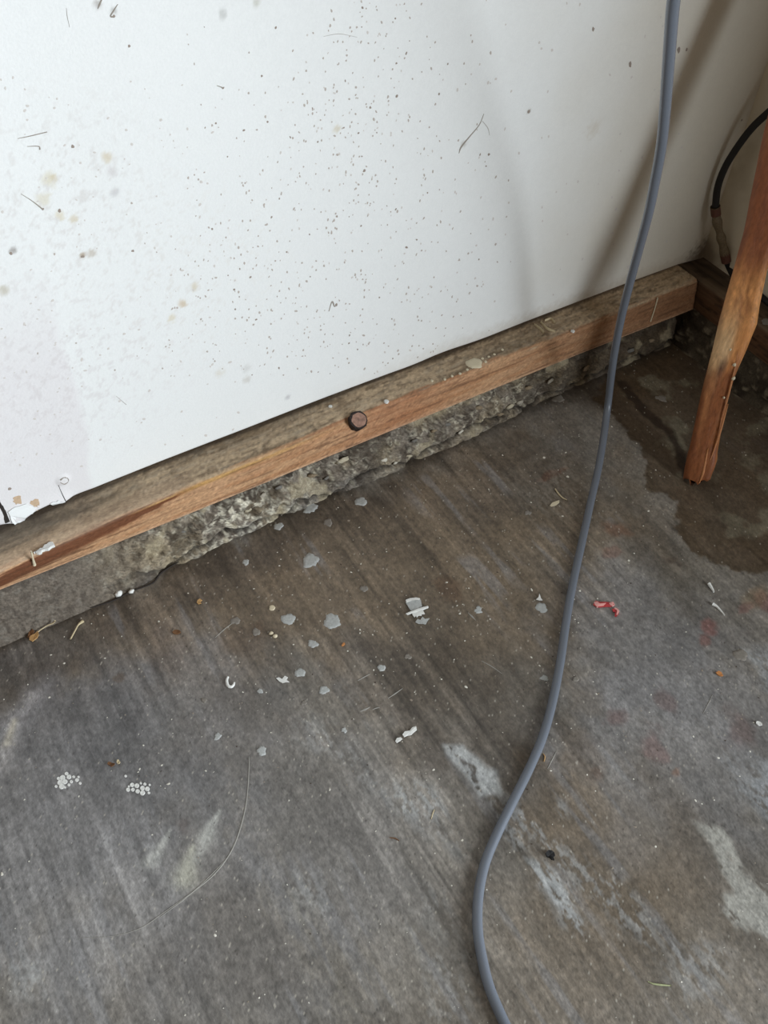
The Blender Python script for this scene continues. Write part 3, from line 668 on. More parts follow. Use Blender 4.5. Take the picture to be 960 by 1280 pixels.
# knot and paint on the left sill
kp = hit(447, 526, (0, -.7, .7), .7*.046+.7*(ZT-.004)); ax = np.array([-.10, -.62, .78]); ax /= np.linalg.norm(ax)
e1_ = np.cross(ax, [1, 0, 0]); e1_ /= np.linalg.norm(e1_); e2_ = np.cross(ax, e1_)
def plug(name, r0, r1, z0, z1_, m, parent, seed, inset=0):
    rg = np.random.default_rng(seed); n = 22; V = []; e = 1+rg.uniform(-.07, .07, n)
    for rr, zz in ((r0, z0), (r0*1.02, z1_*.6), (r1, z1_), (r1*.82, z1_), (r1*.8, z1_-inset)):
        for j in range(n):
            a = 2*math.pi*j/n; V.append(kp + (e1_*math.cos(a)+e2_*math.sin(a))*rr*e[j] + ax*zz)
    f = [tuple(q) for q in grid_quads(5, n, True)] + [tuple(range(4*n, 5*n))]
    return poly_obj(name, V, f, m, parent, False)
knot = plug('knot', .0122, .0118, -.012, .0075, M_barkd, sill, 1, .0015); knot['label'] = 'round knot with a dark bark rim standing out of the sill'
kp0 = kp; core = plug('knot_core', .0099, .0098, -.002, .0076, M_knot, knot, 2, 0)
disc('paint_drop', 'top', 593, 454, 10, M_cream, sill, 3, .0012, .14)
disc('paint_drop', 'top', 483, 502, 3.2, M_paint, sill, 4, .0012, .1)
disc('paint_drop', 'top', 413, 508, 2.5, M_paint, sill, 14, .0010, .1)
disc('paint_drop', 'top', 716, 414, 2.6, M_paint, sill, 5, .0012, .1)
for i, (px, py) in enumerate([(603, 448), (611, 446), (618, 443), (584, 462), (575, 467), (565, 470), (607, 452), (540, 476), (628, 437), (556, 474)]): disc('paint_drop', 'top', px, py, 1.8, M_cream, sill, 30+i, .0008, .1, 10)
def front(px, py, o=.0012):
    y = -SILL_D
    for _ in range(4):
        p = W(px, py, y-o); f_ = min(max((ZT-p[2])/SILL_H, 0), 1); y = float(np.interp(p[0], sx, yb))*(1-f_)+float(np.interp(p[0], sx, yc))*f_
    return W(px, py, y-o)
def drip(pts, wpx, m):
    P = spline([front(*p) for p in pts], 5); r = [mm(v, P[0])/2 for v in np.interp(np.linspace(0, 1, len(P)), np.linspace(0, 1, len(wpx)), wpx)]
    return tube('paint_drip', P, r, m, sill, 8)
drip([(39, 689), (41, 698), (43, 706)], [2.2, 2.4, 4.6], M_cream)
drip([(822, 372), (820, 380), (817, 390), (813, 402)], [2.0, 1.6, 1.6, 1.8], M_cream)
wh = [F(x, y, ZT+.0008) for x, y in ragged([(42, 690), (50, 685), (58, 680), (66, 677), (68, 681), (60, 686), (54, 687), (48, 691)], 5, .8)]; nw = len(wh)
poly_obj('paint_smear', wh+[p-np.array([0, 0, .004]) for p in wh], [tuple(range(nw))[::-1]]+[(j, (j+1) % nw, nw+(j+1) % nw, nw+j) for j in range(nw)], M_paint, sill, False)
disc('paint_drop', 'top', 958, 402, 6, M_faint, sill2, 6, .0012, .2)
for i, pts in enumerate([[(676, 402), (684, 410), (694, 414)], [(668, 405), (676, 411), (680, 416)], [(681, 400), (689, 398), (694, 404)]]):
    ribbon('wood_sliver', 'top', pts, [1, 2, 1], M_straw, sill, .0012, off=.002)

# ------------------------------------------------------------------ paint on the floor
for i, (px, py, rp, m, lb, sp) in enumerate([(388, 700, 10.5, M_splat, .2, .1), (415, 776, 11, M_splat, .14, .12), (360, 773, 8.5, M_splat, .14, .15), (451, 626, 7.5, M_splat, .14, .1),
        (391, 804, 6, M_splat, .22, .1), (375, 840, 6.5, M_splat, .16, .1), (405, 862, 6, M_splat, .2, .15), (327, 938, 6.2, M_splat, .2, .2), (477, 834, 5, M_splat, .14, .1), (340, 759, 4.2, M_cream, .1, 0),
        (348, 657, 6, M_splat, .2, 0), (410, 652, 6, M_faint, .2, 0), (320, 789, 5.5, M_faint, .2, 0), (294, 775, 6, M_faint, .2, 0), (307, 702, 4.5, M_splat, .2, 0), (677, 759, 7.5, M_splat, .15, 0), (455, 735, 5, M_faint, .2, 0),
        (598, 762, 5, M_splat, .3, .2), (926, 818, 9, M_faint, .15, 0), (430, 912, 3.5, M_splat, .3, .2), (272, 920, 4.5, M_splat, .3, .2), (255, 875, 3.5, M_faint, .2, 0), (325, 863, 3.5, M_splat, .2, 0), (380, 878, 3.5, M_faint, .3, .2),
        (510, 820, 4, M_faint, .3, 0), (660, 640, 4, M_faint, .3, 0), (698, 498, 7, M_faint, .3, 0), (827, 497, 6, M_faint, .35, 0), (388, 633, 9, M_splat, .3, .2), (720, 848, 4, M_faint, .2, .2), (681, 847, 4.5, M_splat, .3, .2)]):
    disc('paint_splat', 'floor', px, py, rp, m, floor, 60+i, .0002, lb, 36, .0004, 1.0, sp)
for i, (px, py, ln, wd, tilt) in enumerate([(456, 886, 14, 4, -.4), (455, 846, 18, 1.6, -.5), (494, 866, 22, 2, -.6), (615, 833, 30, 1.5, .55), (280, 787, 30, 1.5, -.7), (470, 885, 10, 2, -.3), (885, 880, 26, 1.2, -1.1), (690, 950, 24, 1.6, -1.1), (590, 770, 14, 3, .8)]):
    dx, dy = math.cos(tilt)*ln/2, math.sin(tilt)*ln/2
    ribbon('scratch', 'floor', [(px-dx, py-dy), (px, py+random.uniform(-1, 1)), (px+dx, py+dy)], [.6, wd, .6], M_scr, floor, .0001)
ribbon('arc_scratch', 'floor', [(311, 945), (311, 960), (308, 1000), (300, 1035), (288, 1065), (268, 1092), (240, 1115), (205, 1140), (175, 1160), (140, 1170), (100, 1172)], [.8, 1.5, 1.6, 2.2, 2.0, 1.8, 1.6, 1.1, .8, .5, .3], M_scr, floor, .0001)
ribbon('arc_scratch', 'floor', [(286, 1070), (262, 1095), (232, 1122), (200, 1146)], [.6, 1.6, 1.6, .5], M_scr, floor, .0001)
for i, (pts, wd) in enumerate([([(112, 759), (140, 750), (165, 738), (190, 728), (200, 716), (215, 706), (238, 694)], [1, 2, 1.5, 2.5, 3, 1.5, .8]), ([(0, 803), (30, 793), (62, 779), (85, 770), (104, 762)], [2, 2.5, 2, 2.5, 1])]):
    ribbon('crack', 'floor', pts, wd, M_crack, floor, .0002, off=.0010)
# two patches of little foam-ring paint marks
for (cx, cy, sd, arr) in [(85, 975, 1, [(78, 972, 3.2), (75, 978, 3.4), (81, 977, 3), (86, 971, 2.8), (77, 983, 3.2), (83, 967, 2.2), (73, 973, 2), (89, 977, 1.8), (96, 975, 2.2), (92, 971, 1.6), (100, 979, 1.6), (86, 981, 1.6), (70, 983, 1.6), (98, 971, 1.3), (81, 984, 1.4)]),
                          (172, 986, 2, [(165, 981, 2.6), (171, 982, 2.8), (178, 985, 2.8), (184, 986, 2.8), (178, 991, 3), (172, 989, 2.6), (166, 987, 2.2), (160, 987, 2.4), (181, 980, 1.8), (176, 979, 1.3), (187, 981, 1.3), (157, 970, 1.5), (186, 991, 1.5), (161, 983, 1.3)])]:
    for k, (px, py, r) in enumerate(arr):
        ring = [(px+math.cos(a)*r*1.05, py+math.sin(a)*r*.9) for a in np.linspace(0, 6.283, 9)]
        c = Fs(px, py, .0004); R = mm(r, c); n = 12; V = []
        for rr, z in ((1.05, -.0005), (.95, .0003), (.70, .0003), (.55, .0002)):
            for j in range(n): V.append(c+np.array([math.cos(2*math.pi*j/n)*R*rr, math.sin(2*math.pi*j/n)*R*rr*1.1, z]))
        if True: V[3*n:] = [c+np.array([math.cos(2*math.pi*j/n)*R*.5, math.sin(2*math.pi*j/n)*R*.5, .00022]) for j in range(n)]
        f = [tuple(q) for q in grid_quads(4, n, True)] + [tuple(range(3*n, 4*n))]
        poly_obj('paint_ring', V, f, M_paint, floor, False)
def fsp(rg):
    px = rg.uniform(0, 960); py = rg.uniform(480, 1280)
    if py < 805-.44*px+8: return None
    dn = .35 + .65*math.exp(-((px-430)/190)**2-((py-790)/170)**2)
    return (px, py, abs(rg.normal(.5, .55))+.6, rg.uniform(.7, 1.8), rg.uniform(0, 3)) if rg.random() < dn*(1.2 if py < 1000 else .6) else None
specks('paint_specks', 'floor', scatter(560, fsp, 31) + [(114, 779, 1.8, 1, 0), (122, 767, 2, .8, 0), (80, 828, 2.8, .8, 0), (61, 871, 3, .9, .3), (152, 795, 2, .7, .5), (235, 741, 2.2, .8, 0), (179, 931, 2.4, 1.2, 0), (302, 1075, 1.6, 1, 0), (36, 1076, 2, 1, 0), (2, 1092, 3, 1.6, 0), (269, 1169, 2.6, 1.7, .3), (270, 1164, 1.6, 1, 0),
        (324, 1247, 2.6, 1, 0), (386, 1253, 1.8, 1.8, .3), (367, 805, 2, 1, 0), (430, 805, 1.8, 1.2, .6), (450, 791, 2, 1, 0), (466, 793, 2, 1, 0), (401, 921, 2, 1, 0), (387, 919, 1.8, 1, 0), (680, 571, 3, 1, 0), (710, 595, 3.2, 1, 0), (765, 533, 2, 1.3, 0), (811, 638, 3, .8, 0), (820, 587, 1.8, 1, 0), (725, 738, 2.6, 1, 0), (747, 748, 2, 1, 0), (719, 774, 1.8, 1, 0), (723, 778, 2, 1, 0),
        (578, 1050, 3, 1, 0), (542, 962, 3.4, .7, 0), (500, 925, 2.4, 1, 0), (633, 748, 1.6, 1, 0), (586, 735, 1.8, 1, 0), (898, 861, 1.6, 1, 0), (863, 832, 1.4, 1, 0), (899, 737, 1.6, 1, 0), (870, 1000, 2.4, 1.4, 0), (878, 1004, 2, 1, 0), (938, 939, 2.2, 1, 0), (812, 890, 1.8, 1, 0), (858, 789, 2, .7, 0), (852, 1227, 2.4, 1, .6), (746, 867, 2, 1.4, 0), (786, 700, 3, .8, 0), (664, 627, 2.2, .9, 0), (637, 510, 2, 1, 0), (696, 457, 2, 1, 0), (785, 430, 1.6, 1, 0)], M_speckw, floor, 5)
specks('dark_specks', 'floor', scatter(170, fsp, 33), M_speckk, floor, 6)
specks('grit_specks', 'floor', scatter(420, fsp, 35), M_grit, floor, 7)

# ------------------------------------------------------------------ leaning pole
pb = Fs(873, 602)
def on_x(px, py, x): return hit(px, py, (1, 0, 0), x)
pt = on_x(951, 262, -.170)
axis = pt-pb; axis /= np.linalg.norm(axis)
toward = CAM-(pb+pt)/2; toward -= axis*(toward@axis); toward /= np.linalg.norm(toward)
side = np.cross(toward, axis); side = side if side@AR > 0 else -side
tw = (0.035-pb[0])/axis[0]                        # length at which it meets the right wall
Lp = (-.022-pb[0])/axis[0]
n_l, n_k = 150, 36
lv = np.linspace(-.012, Lp, n_l)
# outline measured in the photograph: half widths left / right of the axis
LE = [(851, 600), (862, 560), (880, 480), (893, 430), (905, 380), (915, 345), (930, 290), (945, 215), (951, 185)]
RE = [(893, 588), (897, 560), (904, 520), (918, 470), (935, 430), (946, 402), (949, 380), (960, 330), (974, 280), (990, 215), (997, 185)]
def edge(pts):
    o = []
    for p in pts:
        P = hit(*p, toward, toward@pb); o.append(((P-pb)@axis, (P-pb)@side))
    o.sort(); a = np.array(o); return np.interp(lv, a[:, 0], a[:, 1])
el, er = edge(LE), edge(RE); mid = (el+er)/2; hw2 = (er-el)/2
A = np.linspace(0, 2*math.pi, n_k, endpoint=False)
AA, LL = np.meshgrid(A, lv); c_, s_ = np.cos(AA), np.sin(AA)
sq = (np.abs(c_)**5+np.abs(s_)**5)**(-1/5)
rr = sq*(1+.10*(fbm(AA*1.3+np.sin(AA), LL*14, 4, 201)-.5)) + .10*(fbm(np.cos(AA)*3+5, LL*5+np.sin(AA)*3, 3, 203)-.5)
HW = hw2[:, None]
px_ = mid[:, None] + HW*rr*c_; pd_ = HW*.85*rr*s_
# knot bulge on the right side and the ragged splintered foot
pd_ += .004*np.exp(-((LL-.235)/.02)**2)*(s_ > 0)
jag = .030*fbm(np.cos(AA)*4+7, np.sin(AA)*4, 4, 205, .65)*np.clip(1-(LL+.012)/.06, 0, 1) + .012*np.clip(c_, 0, 1)*np.clip(1-(LL+.012)/.06, 0, 1)
tap = .86+.14*sstep(-.012, .035, LL); px_ = mid[:, None]+(px_-mid[:, None])*tap; pd_ *= tap
V = pb + px_[..., None]*side + pd_[..., None]*toward + (LL+jag)[..., None]*axis
V[..., 2] = np.maximum(V[..., 2], .0008)
o1 = fbm(c_*3+9, LL*9, 5, 211); o2 = fbm(np.cos(AA)*14+3, LL*7+np.sin(AA)*9, 4, 213); o3 = fbm(c_*5+2, LL*26+s_*3, 4, 215)
PC = np.zeros(LL.shape+(3,)) + lin((196, 134, 82))
PC = mix(PC, lin((150, 88, 48)), .75*sstep(.46, .62, o1)); PC = mix(PC, lin((118, 64, 36)), .6*sstep(.55, .7, o2))
leftside = sstep(.25, -.35, c_)*sstep(.0, .3, s_)
PC = mix(PC, lin((206, 168, 122)), .75*leftside*np.exp(-((LL-.205)/.055)**2)); PC = mix(PC, lin((210, 148, 88)), .5*np.exp(-((LL-.27)/.06)**2)*(s_ > 0))
PC = mix(PC, lin((128, 74, 44)), .7*np.exp(-((LL-.39)/.07)**2))
PC = mix(PC, lin((76, 36, 24)), .85*np.exp(-((LL-.178)/.009)**2-((c_+.1)/.25)**2)*(s_ > 0))
PC = mix(PC, lin((120, 66, 38)), .65*sstep(.16, .10, LL)*sstep(.40, .6, o1+.1)); PC = mix(PC, lin((62, 32, 22)), .75*sstep(.60, .70, o3)*sstep(.16, .09, LL))
PC = mix(PC, lin((206, 150, 98)), .6*sstep(.55, .66, fbm(c_*7+4, LL*5, 3, 217))*sstep(.0, .5, c_)); PC = mix(PC, lin((70, 42, 28)), .7*sstep(.02, -.01, LL)*sstep(.4, .6, o2))
o4 = fbm(c_*4+2, LL*20+s_*2, 5, 219, .65); o5 = fbm(np.cos(AA)*22, np.sin(AA)*22+LL*4, 4, 221)
PC = mix(PC, lin((112, 62, 40)), .65*sstep(.50, .66, o4)); PC *= (1+.7*(o5-.5))[..., None]; PC *= (1+.09*np.random.default_rng(5).standard_normal(PC.shape[:2]))[..., None]
def along(px, py): return float((hit(px, py, toward, toward@pb)-pb)@axis)
la, lb = along(905, 457), along(893, 430)
pn = (o1-.5)
PC = mix(PC, lin((214, 178, 134)), .75*np.exp(-((LL-along(900, 430))/.035)**2)*sstep(.35, -.25, c_+pn)*(s_ > -.2))
PC = mix(PC, lin((196, 132, 76)), .6*np.exp(-((LL-along(915, 420))/.03)**2)*sstep(-.1, .3, c_+pn)*(s_ > -.2))
PC = mix(PC, lin((134, 80, 46)), .7*sstep(la+.002, la-.010, LL+pn*.03)*(s_ > -.3))
PC = mix(PC, lin((62, 28, 22)), .9*np.exp(-((LL-la)/.011)**2-((c_+.15+pn)/.22)**2)*(s_ > 0))
PC = mix(PC, lin((132, 76, 48)), .7*sstep(along(915, 345), along(925, 310), LL+pn*.04))
pole = empty('wooden_pole', tuple(pb), 'rough orange-brown wooden pole leaning in the corner, splintered at its foot', 'pole')
sh = mesh_raw('shaft', V.reshape(-1, 3), grid_quads(n_l, n_k, True), M_pole); set_col(sh, PC)
bm = bmesh.new(); bm.from_mesh(sh.data); bm.verts.ensure_lookup_table()
bm.faces.new([bm.verts[j] for j in range(n_k)]); bm.faces.new([bm.verts[(n_l-1)*n_k+j] for j in range(n_k)]); bmesh.ops.recalc_face_normals(bm, faces=bm.faces); bm.to_mesh(sh.data); bm.free(); smooth(sh.data)
adopt(sh, pole)
def on_pole(px, py, o=.0): return hit(px, py, toward, toward@pb + .0165 + o)
kn = lump('knot', on_pole(938, 404, -.004), .0085, mat('pole_knot', lin((196, 142, 96)), rough=.6, grain=.3, grain_scale=250, bump=.001), None, 41, (.8, .8, 1.5)); adopt(kn, pole)
for i, (px, py, r, m) in enumerate([(918, 456, .0022, M_cream), (917, 473, .0024, M_cream), (913, 437, .0016, M_cream), (905, 497, .0014, M_cream)]):
    b = lump('paint_drop', on_pole(px, py, -.0005), r, m, None, 50+i, (1, 1, 1.2)); adopt(b, pole)
for i, (pts, r) in enumerate([([(926, 450), (920, 475), (914, 500), (908, 522)], .0016), ([(915, 505), (905, 540), (893, 575)], .0018), ([(890, 560), (884, 590), (879, 604)], .0022), ([(930, 425), (927, 440), (925, 452)], .0015)]):
    P = spline([on_pole(q[0]-5, q[1], -.001) for q in pts], 5); s2 = tube('splinter', P, np.interp(np.linspace(0, 1, len(P)), [0, .5, 1], [r*.4, r, r*.3]), M_splinter, None, 6); adopt(s2, pole)

# ------------------------------------------------------------------ grey cable
RC_ = .0052
cp = []
for px, py in [(700, 1420), (655, 1330), (631, 1280), (612, 1235), (602, 1195), (597, 1160), (598, 1120), (606, 1080), (621, 1043), (642, 1000), (661, 962), (678, 922), (690, 880), (700, 830), (708, 775), (716, 730), (727, 680)]: cp.append(Fs(px, py, RC_+.0002))
for px, py, dz, dy in [(739, 625, .002, None), (747, 590, .008, None), (754, 550, .020, None), (760, 505, .045, None)]: cp.append(F(px, py, RC_+dz))
yl_ = cp[-1][1]
for (px, py) in ([(765, 462), (770, 430), (777, 395), (787, 355), (799, 310), (811, 265), (820, 220), (827, 180), (831, 140), (834, 100), (837, 60), (840, 20), (842, 0), (848, -60), (850, -160), (848, -300)]):
    cp.append(W(px, py, yl_ - .012*(505-py)/42*min(1, (530-py)/260)))
P = spline(cp, 8)
cab = tube('cable', P, RC_, M_cable, None, 14)
tag(cab, 'grey rubber cable hanging down the wall and snaking across the concrete floor', 'cable')

# ------------------------------------------------------------------ black hose with a fitting
def dg(px, py, d=-.055): return hit(px, py, (1, 1, 0), d)
hroot = empty('black_hose', tuple(F(905, 345, ZT+.012)), 'black hose with a dirty brass fitting in the corner behind the wooden pole', 'hose')
h1p = spline([dg(1010, 96), dg(985, 118), dg(960, 141), dg(940, 160), dg(921, 185), dg(906, 210), dg(897, 235), dg(894, 262)], 6)
hz = ZT+.0085
end1 = dg(908, 326)
h2p = spline([end1, dg(912, 335), F(918, 346, hz+.004), F(928, 354, hz), F(940, 362, hz), F(955, 374, hz), F(985, 398, hz), F(1040, 440, hz)], 6)
HR = .0052
adopt(tube('hose', h1p, HR, M_hose, None, 12), hroot); adopt(tube('hose', h2p, HR*.95, M_hose, None, 12), hroot)
fp = spline([dg(894, 258), dg(896, 275), dg(900, 292), dg(904, 308), dg(908, 327)], 8); nn = len(fp)
prof = .0068*np.ones(nn); tq = np.linspace(0, 1, nn); prof = .0066 + .0009*np.cos(tq*22) - .0010*np.exp(-((tq-.5)/.06)**2)
adopt(tube('fitting', fp, prof, M_brass, None, 14), hroot)
for a, b in ((0, 5), (nn-6, nn-1)):
    adopt(tube('collar', fp[a:b+1], .0074, M_rust, None, 14), hroot)

# ------------------------------------------------------------------ litter on the floor
def flake(name, label, cat, px, py, outline, thick, m, curl=0, seed=0, group=None, z=.0006):
    """thin flake from an outline in pixels around (px,py), with thickness and curl"""
    c = Fs(px, py, z); rg = np.random.default_rng(seed); n = len(outline); top, bot = [], []
    P = [Fs(px+dx, py+dy, z) for dx, dy in outline]; rmax = max(np.linalg.norm(p-c) for p in P)
    for p in P:
        lift = curl*(np.linalg.norm(p-c)/rmax)**2*rg.uniform(.5, 1.2)
        top.append(p+np.array([0, 0, thick+lift])-c); bot.append(p+np.array([0, 0, lift])-c)
    V = [np.array([0, 0, thick*1.2])]+top+bot+[np.array([0, 0, 0.0])]
    f = [(0, 1+(j+1) % n, 1+j) for j in range(n)] + [(1+j, 1+(j+1) % n, 1+n+(j+1) % n, 1+n+j) for j in range(n)] + [(2*n+1, 1+n+j, 1+n+(j+1) % n) for j in range(n)]
    o = poly_obj(name, V, f, m, None, False); o.location = c
    bm = bmesh.new(); bm.from_mesh(o.data); bmesh.ops.recalc_face_normals(bm, faces=bm.faces); bm.to_mesh(o.data); bm.free()
    return tag(o, label, cat, group)
def oval(a, b, tilt=0, n=10, jag=.15, seed=0):
    rg = np.random.default_rng(seed); o = []
    for t in np.linspace(0, 2*math.pi, n, endpoint=False):
        e = 1+rg.uniform(-jag, jag); x, y = a*math.cos(t)*e, b*math.sin(t)*e
        o.append((x*math.cos(tilt)-y*math.sin(tilt), x*math.sin(tilt)+y*math.cos(tilt)))
    return o
def twig(name, label, cat, pts, wpx, m, zlift=None):
    g = Fs(*pts[0]); zl = zlift or [0]*len(pts)
    r0 = mm(max(wpx), g)/2
    P = spline([Fs(x, y, r0*.9+z) for (x, y), z in zip(pts, zl)], 6)
    r = np.interp(np.linspace(0, 1, len(P)), np.linspace(0, 1, len(wpx)), wpx); r = [mm(v, g)/2 for v in r]
    o = tube(name, P-g, r, m, None, 8); o.location = g
    return tag(o, label, cat)

# dry leaf with a stem at the foot of the kerb
lr = empty('dry_leaf', tuple(F(42, 793)), 'curled tan dry leaf with a thin stem at the foot of the kerb', 'leaf')
o = flake('blade', None, None, 43, 797, [(-6, 4), (-5, -1), (1, -4), (5, -7), (6, -3), (4, 1), (-2, 6)], .0012, M_leaf, .003, 2); o.parent = lr; o.location = np.array(o.location)-np.array(lr.location)
o = flake('folded_half', None, None, 39, 794, [(-4, 4), (-2, -3), (3, -5), (5, -3), (0, 2), (-2, 5)], .001, M_leafd, .004, 3); o.parent = lr; o.location = np.array(o.location)-np.array(lr.location)
o = twig('stem', None, None, [(46, 791), (51, 787), (59, 782), (66, 779), (69, 776)], [1.6, 1.4, 1.4, 2.2, 2.0], M_straw, [0.001, .002, .003, .005, .010]); o.parent = lr; o.location = np.array(o.location)-np.array(lr.location)
twig('dry_twig', 'pale straight twig with a thicker head, lying right of the dry leaf', 'twig', [(88, 799), (94, 788), (98, 781), (104, 776)], [2.2, 1.8, 2.2, 4.6], M_straw)
o = lump('plaster_crumb', Fs(148, 742, .0032), mm(4.4, F(148, 742)), M_paint, None, 61, (1.1, .9, .75)); tag(o, 'larger cream plaster crumb against the kerb crack, left of its pair', 'crumb')
o = lump('plaster_crumb', Fs(164, 739, .0024), mm(3.4, F(164, 739)), M_paint, None, 62, (1.1, .9, .7)); tag(o, 'smaller cream plaster crumb by the kerb crack, right of its pair', 'crumb')
twig('curled_shaving', 'white curled shaving shaped like a letter C', 'shaving', [(285, 846), (283.5, 851), (285, 857), (289, 858.5), (292, 856), (293, 853)], [2.6, 3.6, 4.2, 3.8, 3.2, 2], M_paint)
r_ = empty('foam_crumb', tuple(F(341, 793)), 'cream foam crumb in two joined lumps beside a round paint splat', 'crumb')
for i, (px, py) in enumerate([(339, 791.5), (344, 795)]):
    o = lump('foam_lump', Fs(px, py, .0014), mm(3.2, F(px, py)), M_cream, None, 70+i, (1, .8, .6)); adopt(o, r_)
r_ = empty('brown_leaf_crumb', tuple(F(142, 955)), 'small crumpled brown and tan leaf crumb on grey concrete at the left', 'leaf')
o = flake('crumpled_leaf', None, None, 139, 956, oval(4.5, 2.6, .2, 9, .3, 4), .0012, M_leafd, .003, 5); o.parent = r_; o.location = np.array(o.location)-np.array(r_.location)
o = flake('pale_tip', None, None, 148, 953, oval(2.4, 2.8, .2, 8, .3, 5), .0012, M_straw, .002, 6); o.parent = r_; o.location = np.array(o.location)-np.array(r_.location)
r_ = empty('paint_fleck', tuple(F(519, 762)), 'white fleck shaped like a small hat in the middle of the floor', 'fleck')
def sub(name, px, py, outl, th, m, seed, z=.0006, curl=0):
    o = flake(name, None, None, px, py, outl, th, m, curl, seed, None, z); o.parent = r_; o.location = np.array(o.location)-np.array(r_.location); return o
sub('crown', 517, 755.5, [(-10, -2), (-5, -5), (3, -6), (9, -5), (10.5, 3), (3, 7), (-4, 8)], .0014, M_splat, 1)
sub('crown_rim', 516, 752, [(-9, -1), (-4, -3), (4, -4), (9, -3), (8, -1), (2, -1.5), (-5, 1), (-8, 2)], .0022, M_paint, 2)
sub('brim', 521, 763.5, [(-14, 4.5), (-6, 1), (5, -3), (14, -5), (14.5, -3.5), (6, 0), (-5, 3.5), (-12, 5.5)], .0022, M_paint, 3)
sub('shreds', 522, 768, [(-7, -1), (1, -3), (7, -4), (9, 0), (5, 0), (5, 2), (1, 2), (-1, 4), (-3, 2), (-4, 4), (-6, 2)], .0014, M_paint, 4)
sub('shreds', 527, 776, [(-8, 2), (-5, -2), (-2, 0), (1, -5), (4, -2), (10, -3), (7, 1), (5, 5), (1, 4), (-4, 4)], .0008, M_splat, 5)
flake('paint_flake', 'small white arrow-like flake above a round grey splat, left of the cable', 'flake', 674, 748, [(-4, 2), (-1, -1), (0, -5), (2, 0), (4, 3), (0, 3)], .001, M_paint, .001, 7)
r_ = empty('plaster_smear', tuple(F(508, 918)), 'ragged white plaster smear lying above the streaky chalk patch', 'plaster')
sub('ragged_flake', 512, 916, [(-9, 3), (-6, -1), (0, -2), (3, -6), (8, -7), (9, -3), (5, 0), (2, 3), (-3, 4), (-7, 6)], .0014, M_paint, 8, curl=.001)
sub('ragged_flake', 499, 925, [(-5, 2), (-3, -2), (2, -3), (4, -1), (0, 2), (-3, 4)], .001, M_paint, 9)
flake('black_crumb', 'black rubber crumb on the pale streaks at the lower middle', 'crumb', 687, 1070, [(-6, -2), (-2, -6), (2, -5), (5, -3), (6, 1), (4, 3), (5, 7), (2, 6), (-1, 2), (-4, 2)], .003, M_black, .003, 10)
twig('green_stem', 'thin pale green stem lying on the floor at the lower right', 'stem', [(810, 1227), (816, 1229.5), (826, 1231), (839, 1232)], [1, 2.2, 2.6, 1.6], M_stem)
twig('straw_bit', 'short straw bit beside the cable bend', 'straw', [(679, 942), (681, 946), (680, 952)], [1, 1.6, 1], M_leaf)
twig('straw_bit', 'fine pale thread on the dark concrete left of the chalky streaks', 'straw', [(543, 1012), (541, 1017), (539, 1024)], [1, 1.5, 1], M_straw)
twig('straw_bit', 'short brown thread on grey concrete, well left of the cable bend', 'straw', [(487, 1047), (494, 1048), (499, 1051)], [1, 1.6, 1], M_leafd)
r_ = empty('red_plastic_scrap', tuple(F(757, 759)), 'torn scrap of red and pink plastic on the floor right of the cable', 'scrap')
sub('red_strip', 755, 756, [(-14, 1), (-11, -4), (-5, -3), (3, -3), (10, -2), (12, 1), (8, 3), (0, 3), (-6, 4), (-11, 3)], .001, M_red, 11, curl=.002)
sub('pink_fold', 748, 756, [(-6, -2), (-2, -3), (2, 0), (9, -1), (6, 2), (0, 3), (-2, 4), (-5, 1)], .0024, M_pink, 12)
sub('pink_fold', 764, 756, [(-3, -1), (2, -3), (4, 1), (1, 3), (-2, 1)], .0022, M_pink, 13)
sub('red_strip', 769, 765, [(-4, -3), (0, -4), (4, -1), (4, 3), (1, 7), (-1, 6), (1, 1), (-3, 0)], .001, M_red, 14, curl=.001)
sub('pink_fold', 771, 764, [(-3, -4), (1, -2), (3, 1), (0, 6), (-1, 5), (1, 1), (-3, -2)], .0018, M_pink, 15)
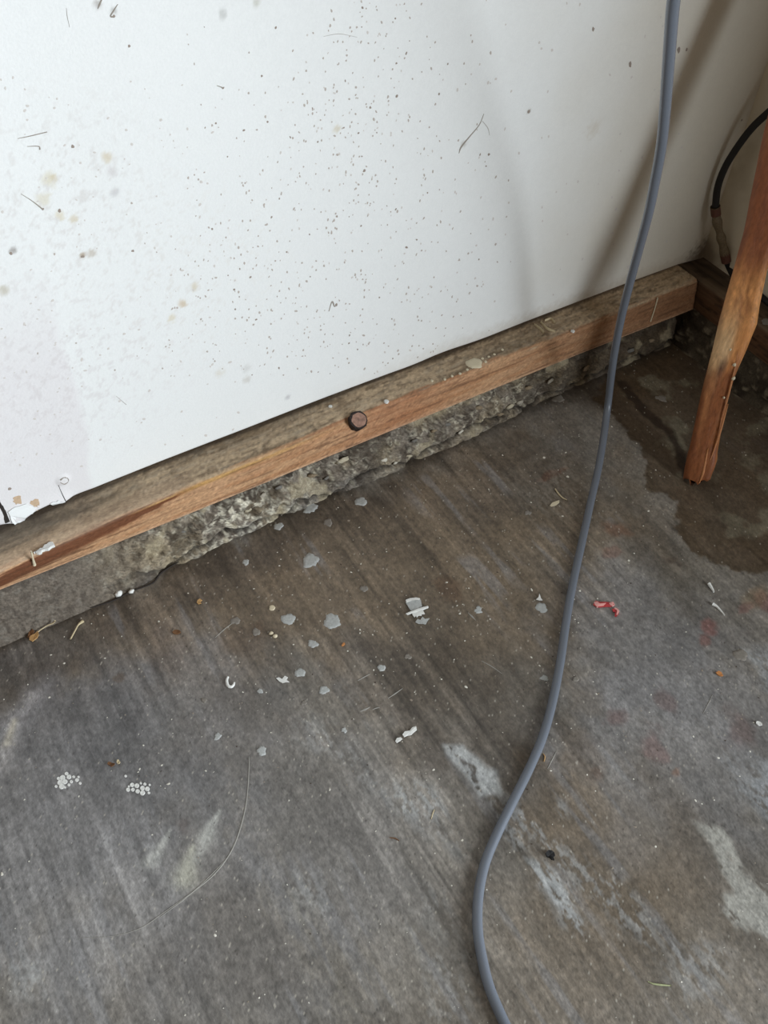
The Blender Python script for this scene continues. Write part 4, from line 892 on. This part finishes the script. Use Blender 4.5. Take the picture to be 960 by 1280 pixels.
twig('paint_sliver', 'upper white sliver with a blunt head near the damp stain', 'sliver', [(886, 729.5), (889, 734), (892.5, 740)], [4.6, 3.6, 2.2], M_paint)
twig('paint_sliver', 'lower white sliver tapering to a point near the damp stain', 'sliver', [(891, 755), (897, 759), (906, 769)], [4.4, 3, 1.4], M_paint)
flake('tan_chip', 'tan leaf chip on bluish concrete at the right', 'chip', 899, 843, oval(5, 2.4, .5, 9, .2, 16), .0016, M_orange, .001, 16)
flake('white_chip', 'white oblong chip near the right edge of the floor', 'chip', 948, 905, oval(4.2, 2.4, .5, 9, .2, 17), .0014, M_paint, .001, 17)
twig('pale_splinter', 'pale splinter lying on the floor left of the cable under the sill', 'splinter', [(694, 611), (698, 617), (703, 622), (709, 625)], [1.6, 2, 1.8, 1], M_straw)
flake('cream_chip', 'cream oblong chip at the foot of the pale splinter', 'chip', 693, 630, [(-6, 3), (-3, -1), (2, -3), (6, -4), (6, -1), (2, 2), (-4, 4)], .001, M_cream, .001, 18)
flake('brown_chip', 'dark crumbly chip near a brown spot in front of the kerb', 'chip', 221, 791, oval(5, 2.8, -.3, 9, .3, 19), .0016, M_leafd, .001, 19)
flake('orange_chip', 'tiny orange chip right of the round splats', 'chip', 429, 806, oval(3, 1.6, -.7, 8, .2, 20), .001, M_orange, 0, 20)
flake('tan_curl', 'tiny tan curl on the brown floor in front of the kerb', 'curl', 250, 752, [(-3, -1), (0, -3), (3, -1), (1, 0), (-1, 2), (2, 3), (-2, 4), (-4, 2)], .001, M_leaf, .001, 21)
flake('jagged_flake', 'jagged white paint flake beside a round grey splat, right of the C shaving', 'flake', 354, 850, [(-9, -2), (-5, -3), (-2, 0), (2, -5), (6, -3), (4, 0), (8, 3), (3, 3), (-1, 4), (-5, 2)], .0008, M_paint, 0, 22)

for o in COL.objects:
    if o.parent is None and o.get('category'):
        k = o.name.split('.')[0]
        if k in ('paint_sliver', 'straw_bit', 'plaster_crumb'):
            o['group'] = {'paint_sliver': 'white slivers by the damp stain', 'straw_bit': 'bits of straw and thread on the floor', 'plaster_crumb': 'plaster crumbs at the kerb crack'}[k]
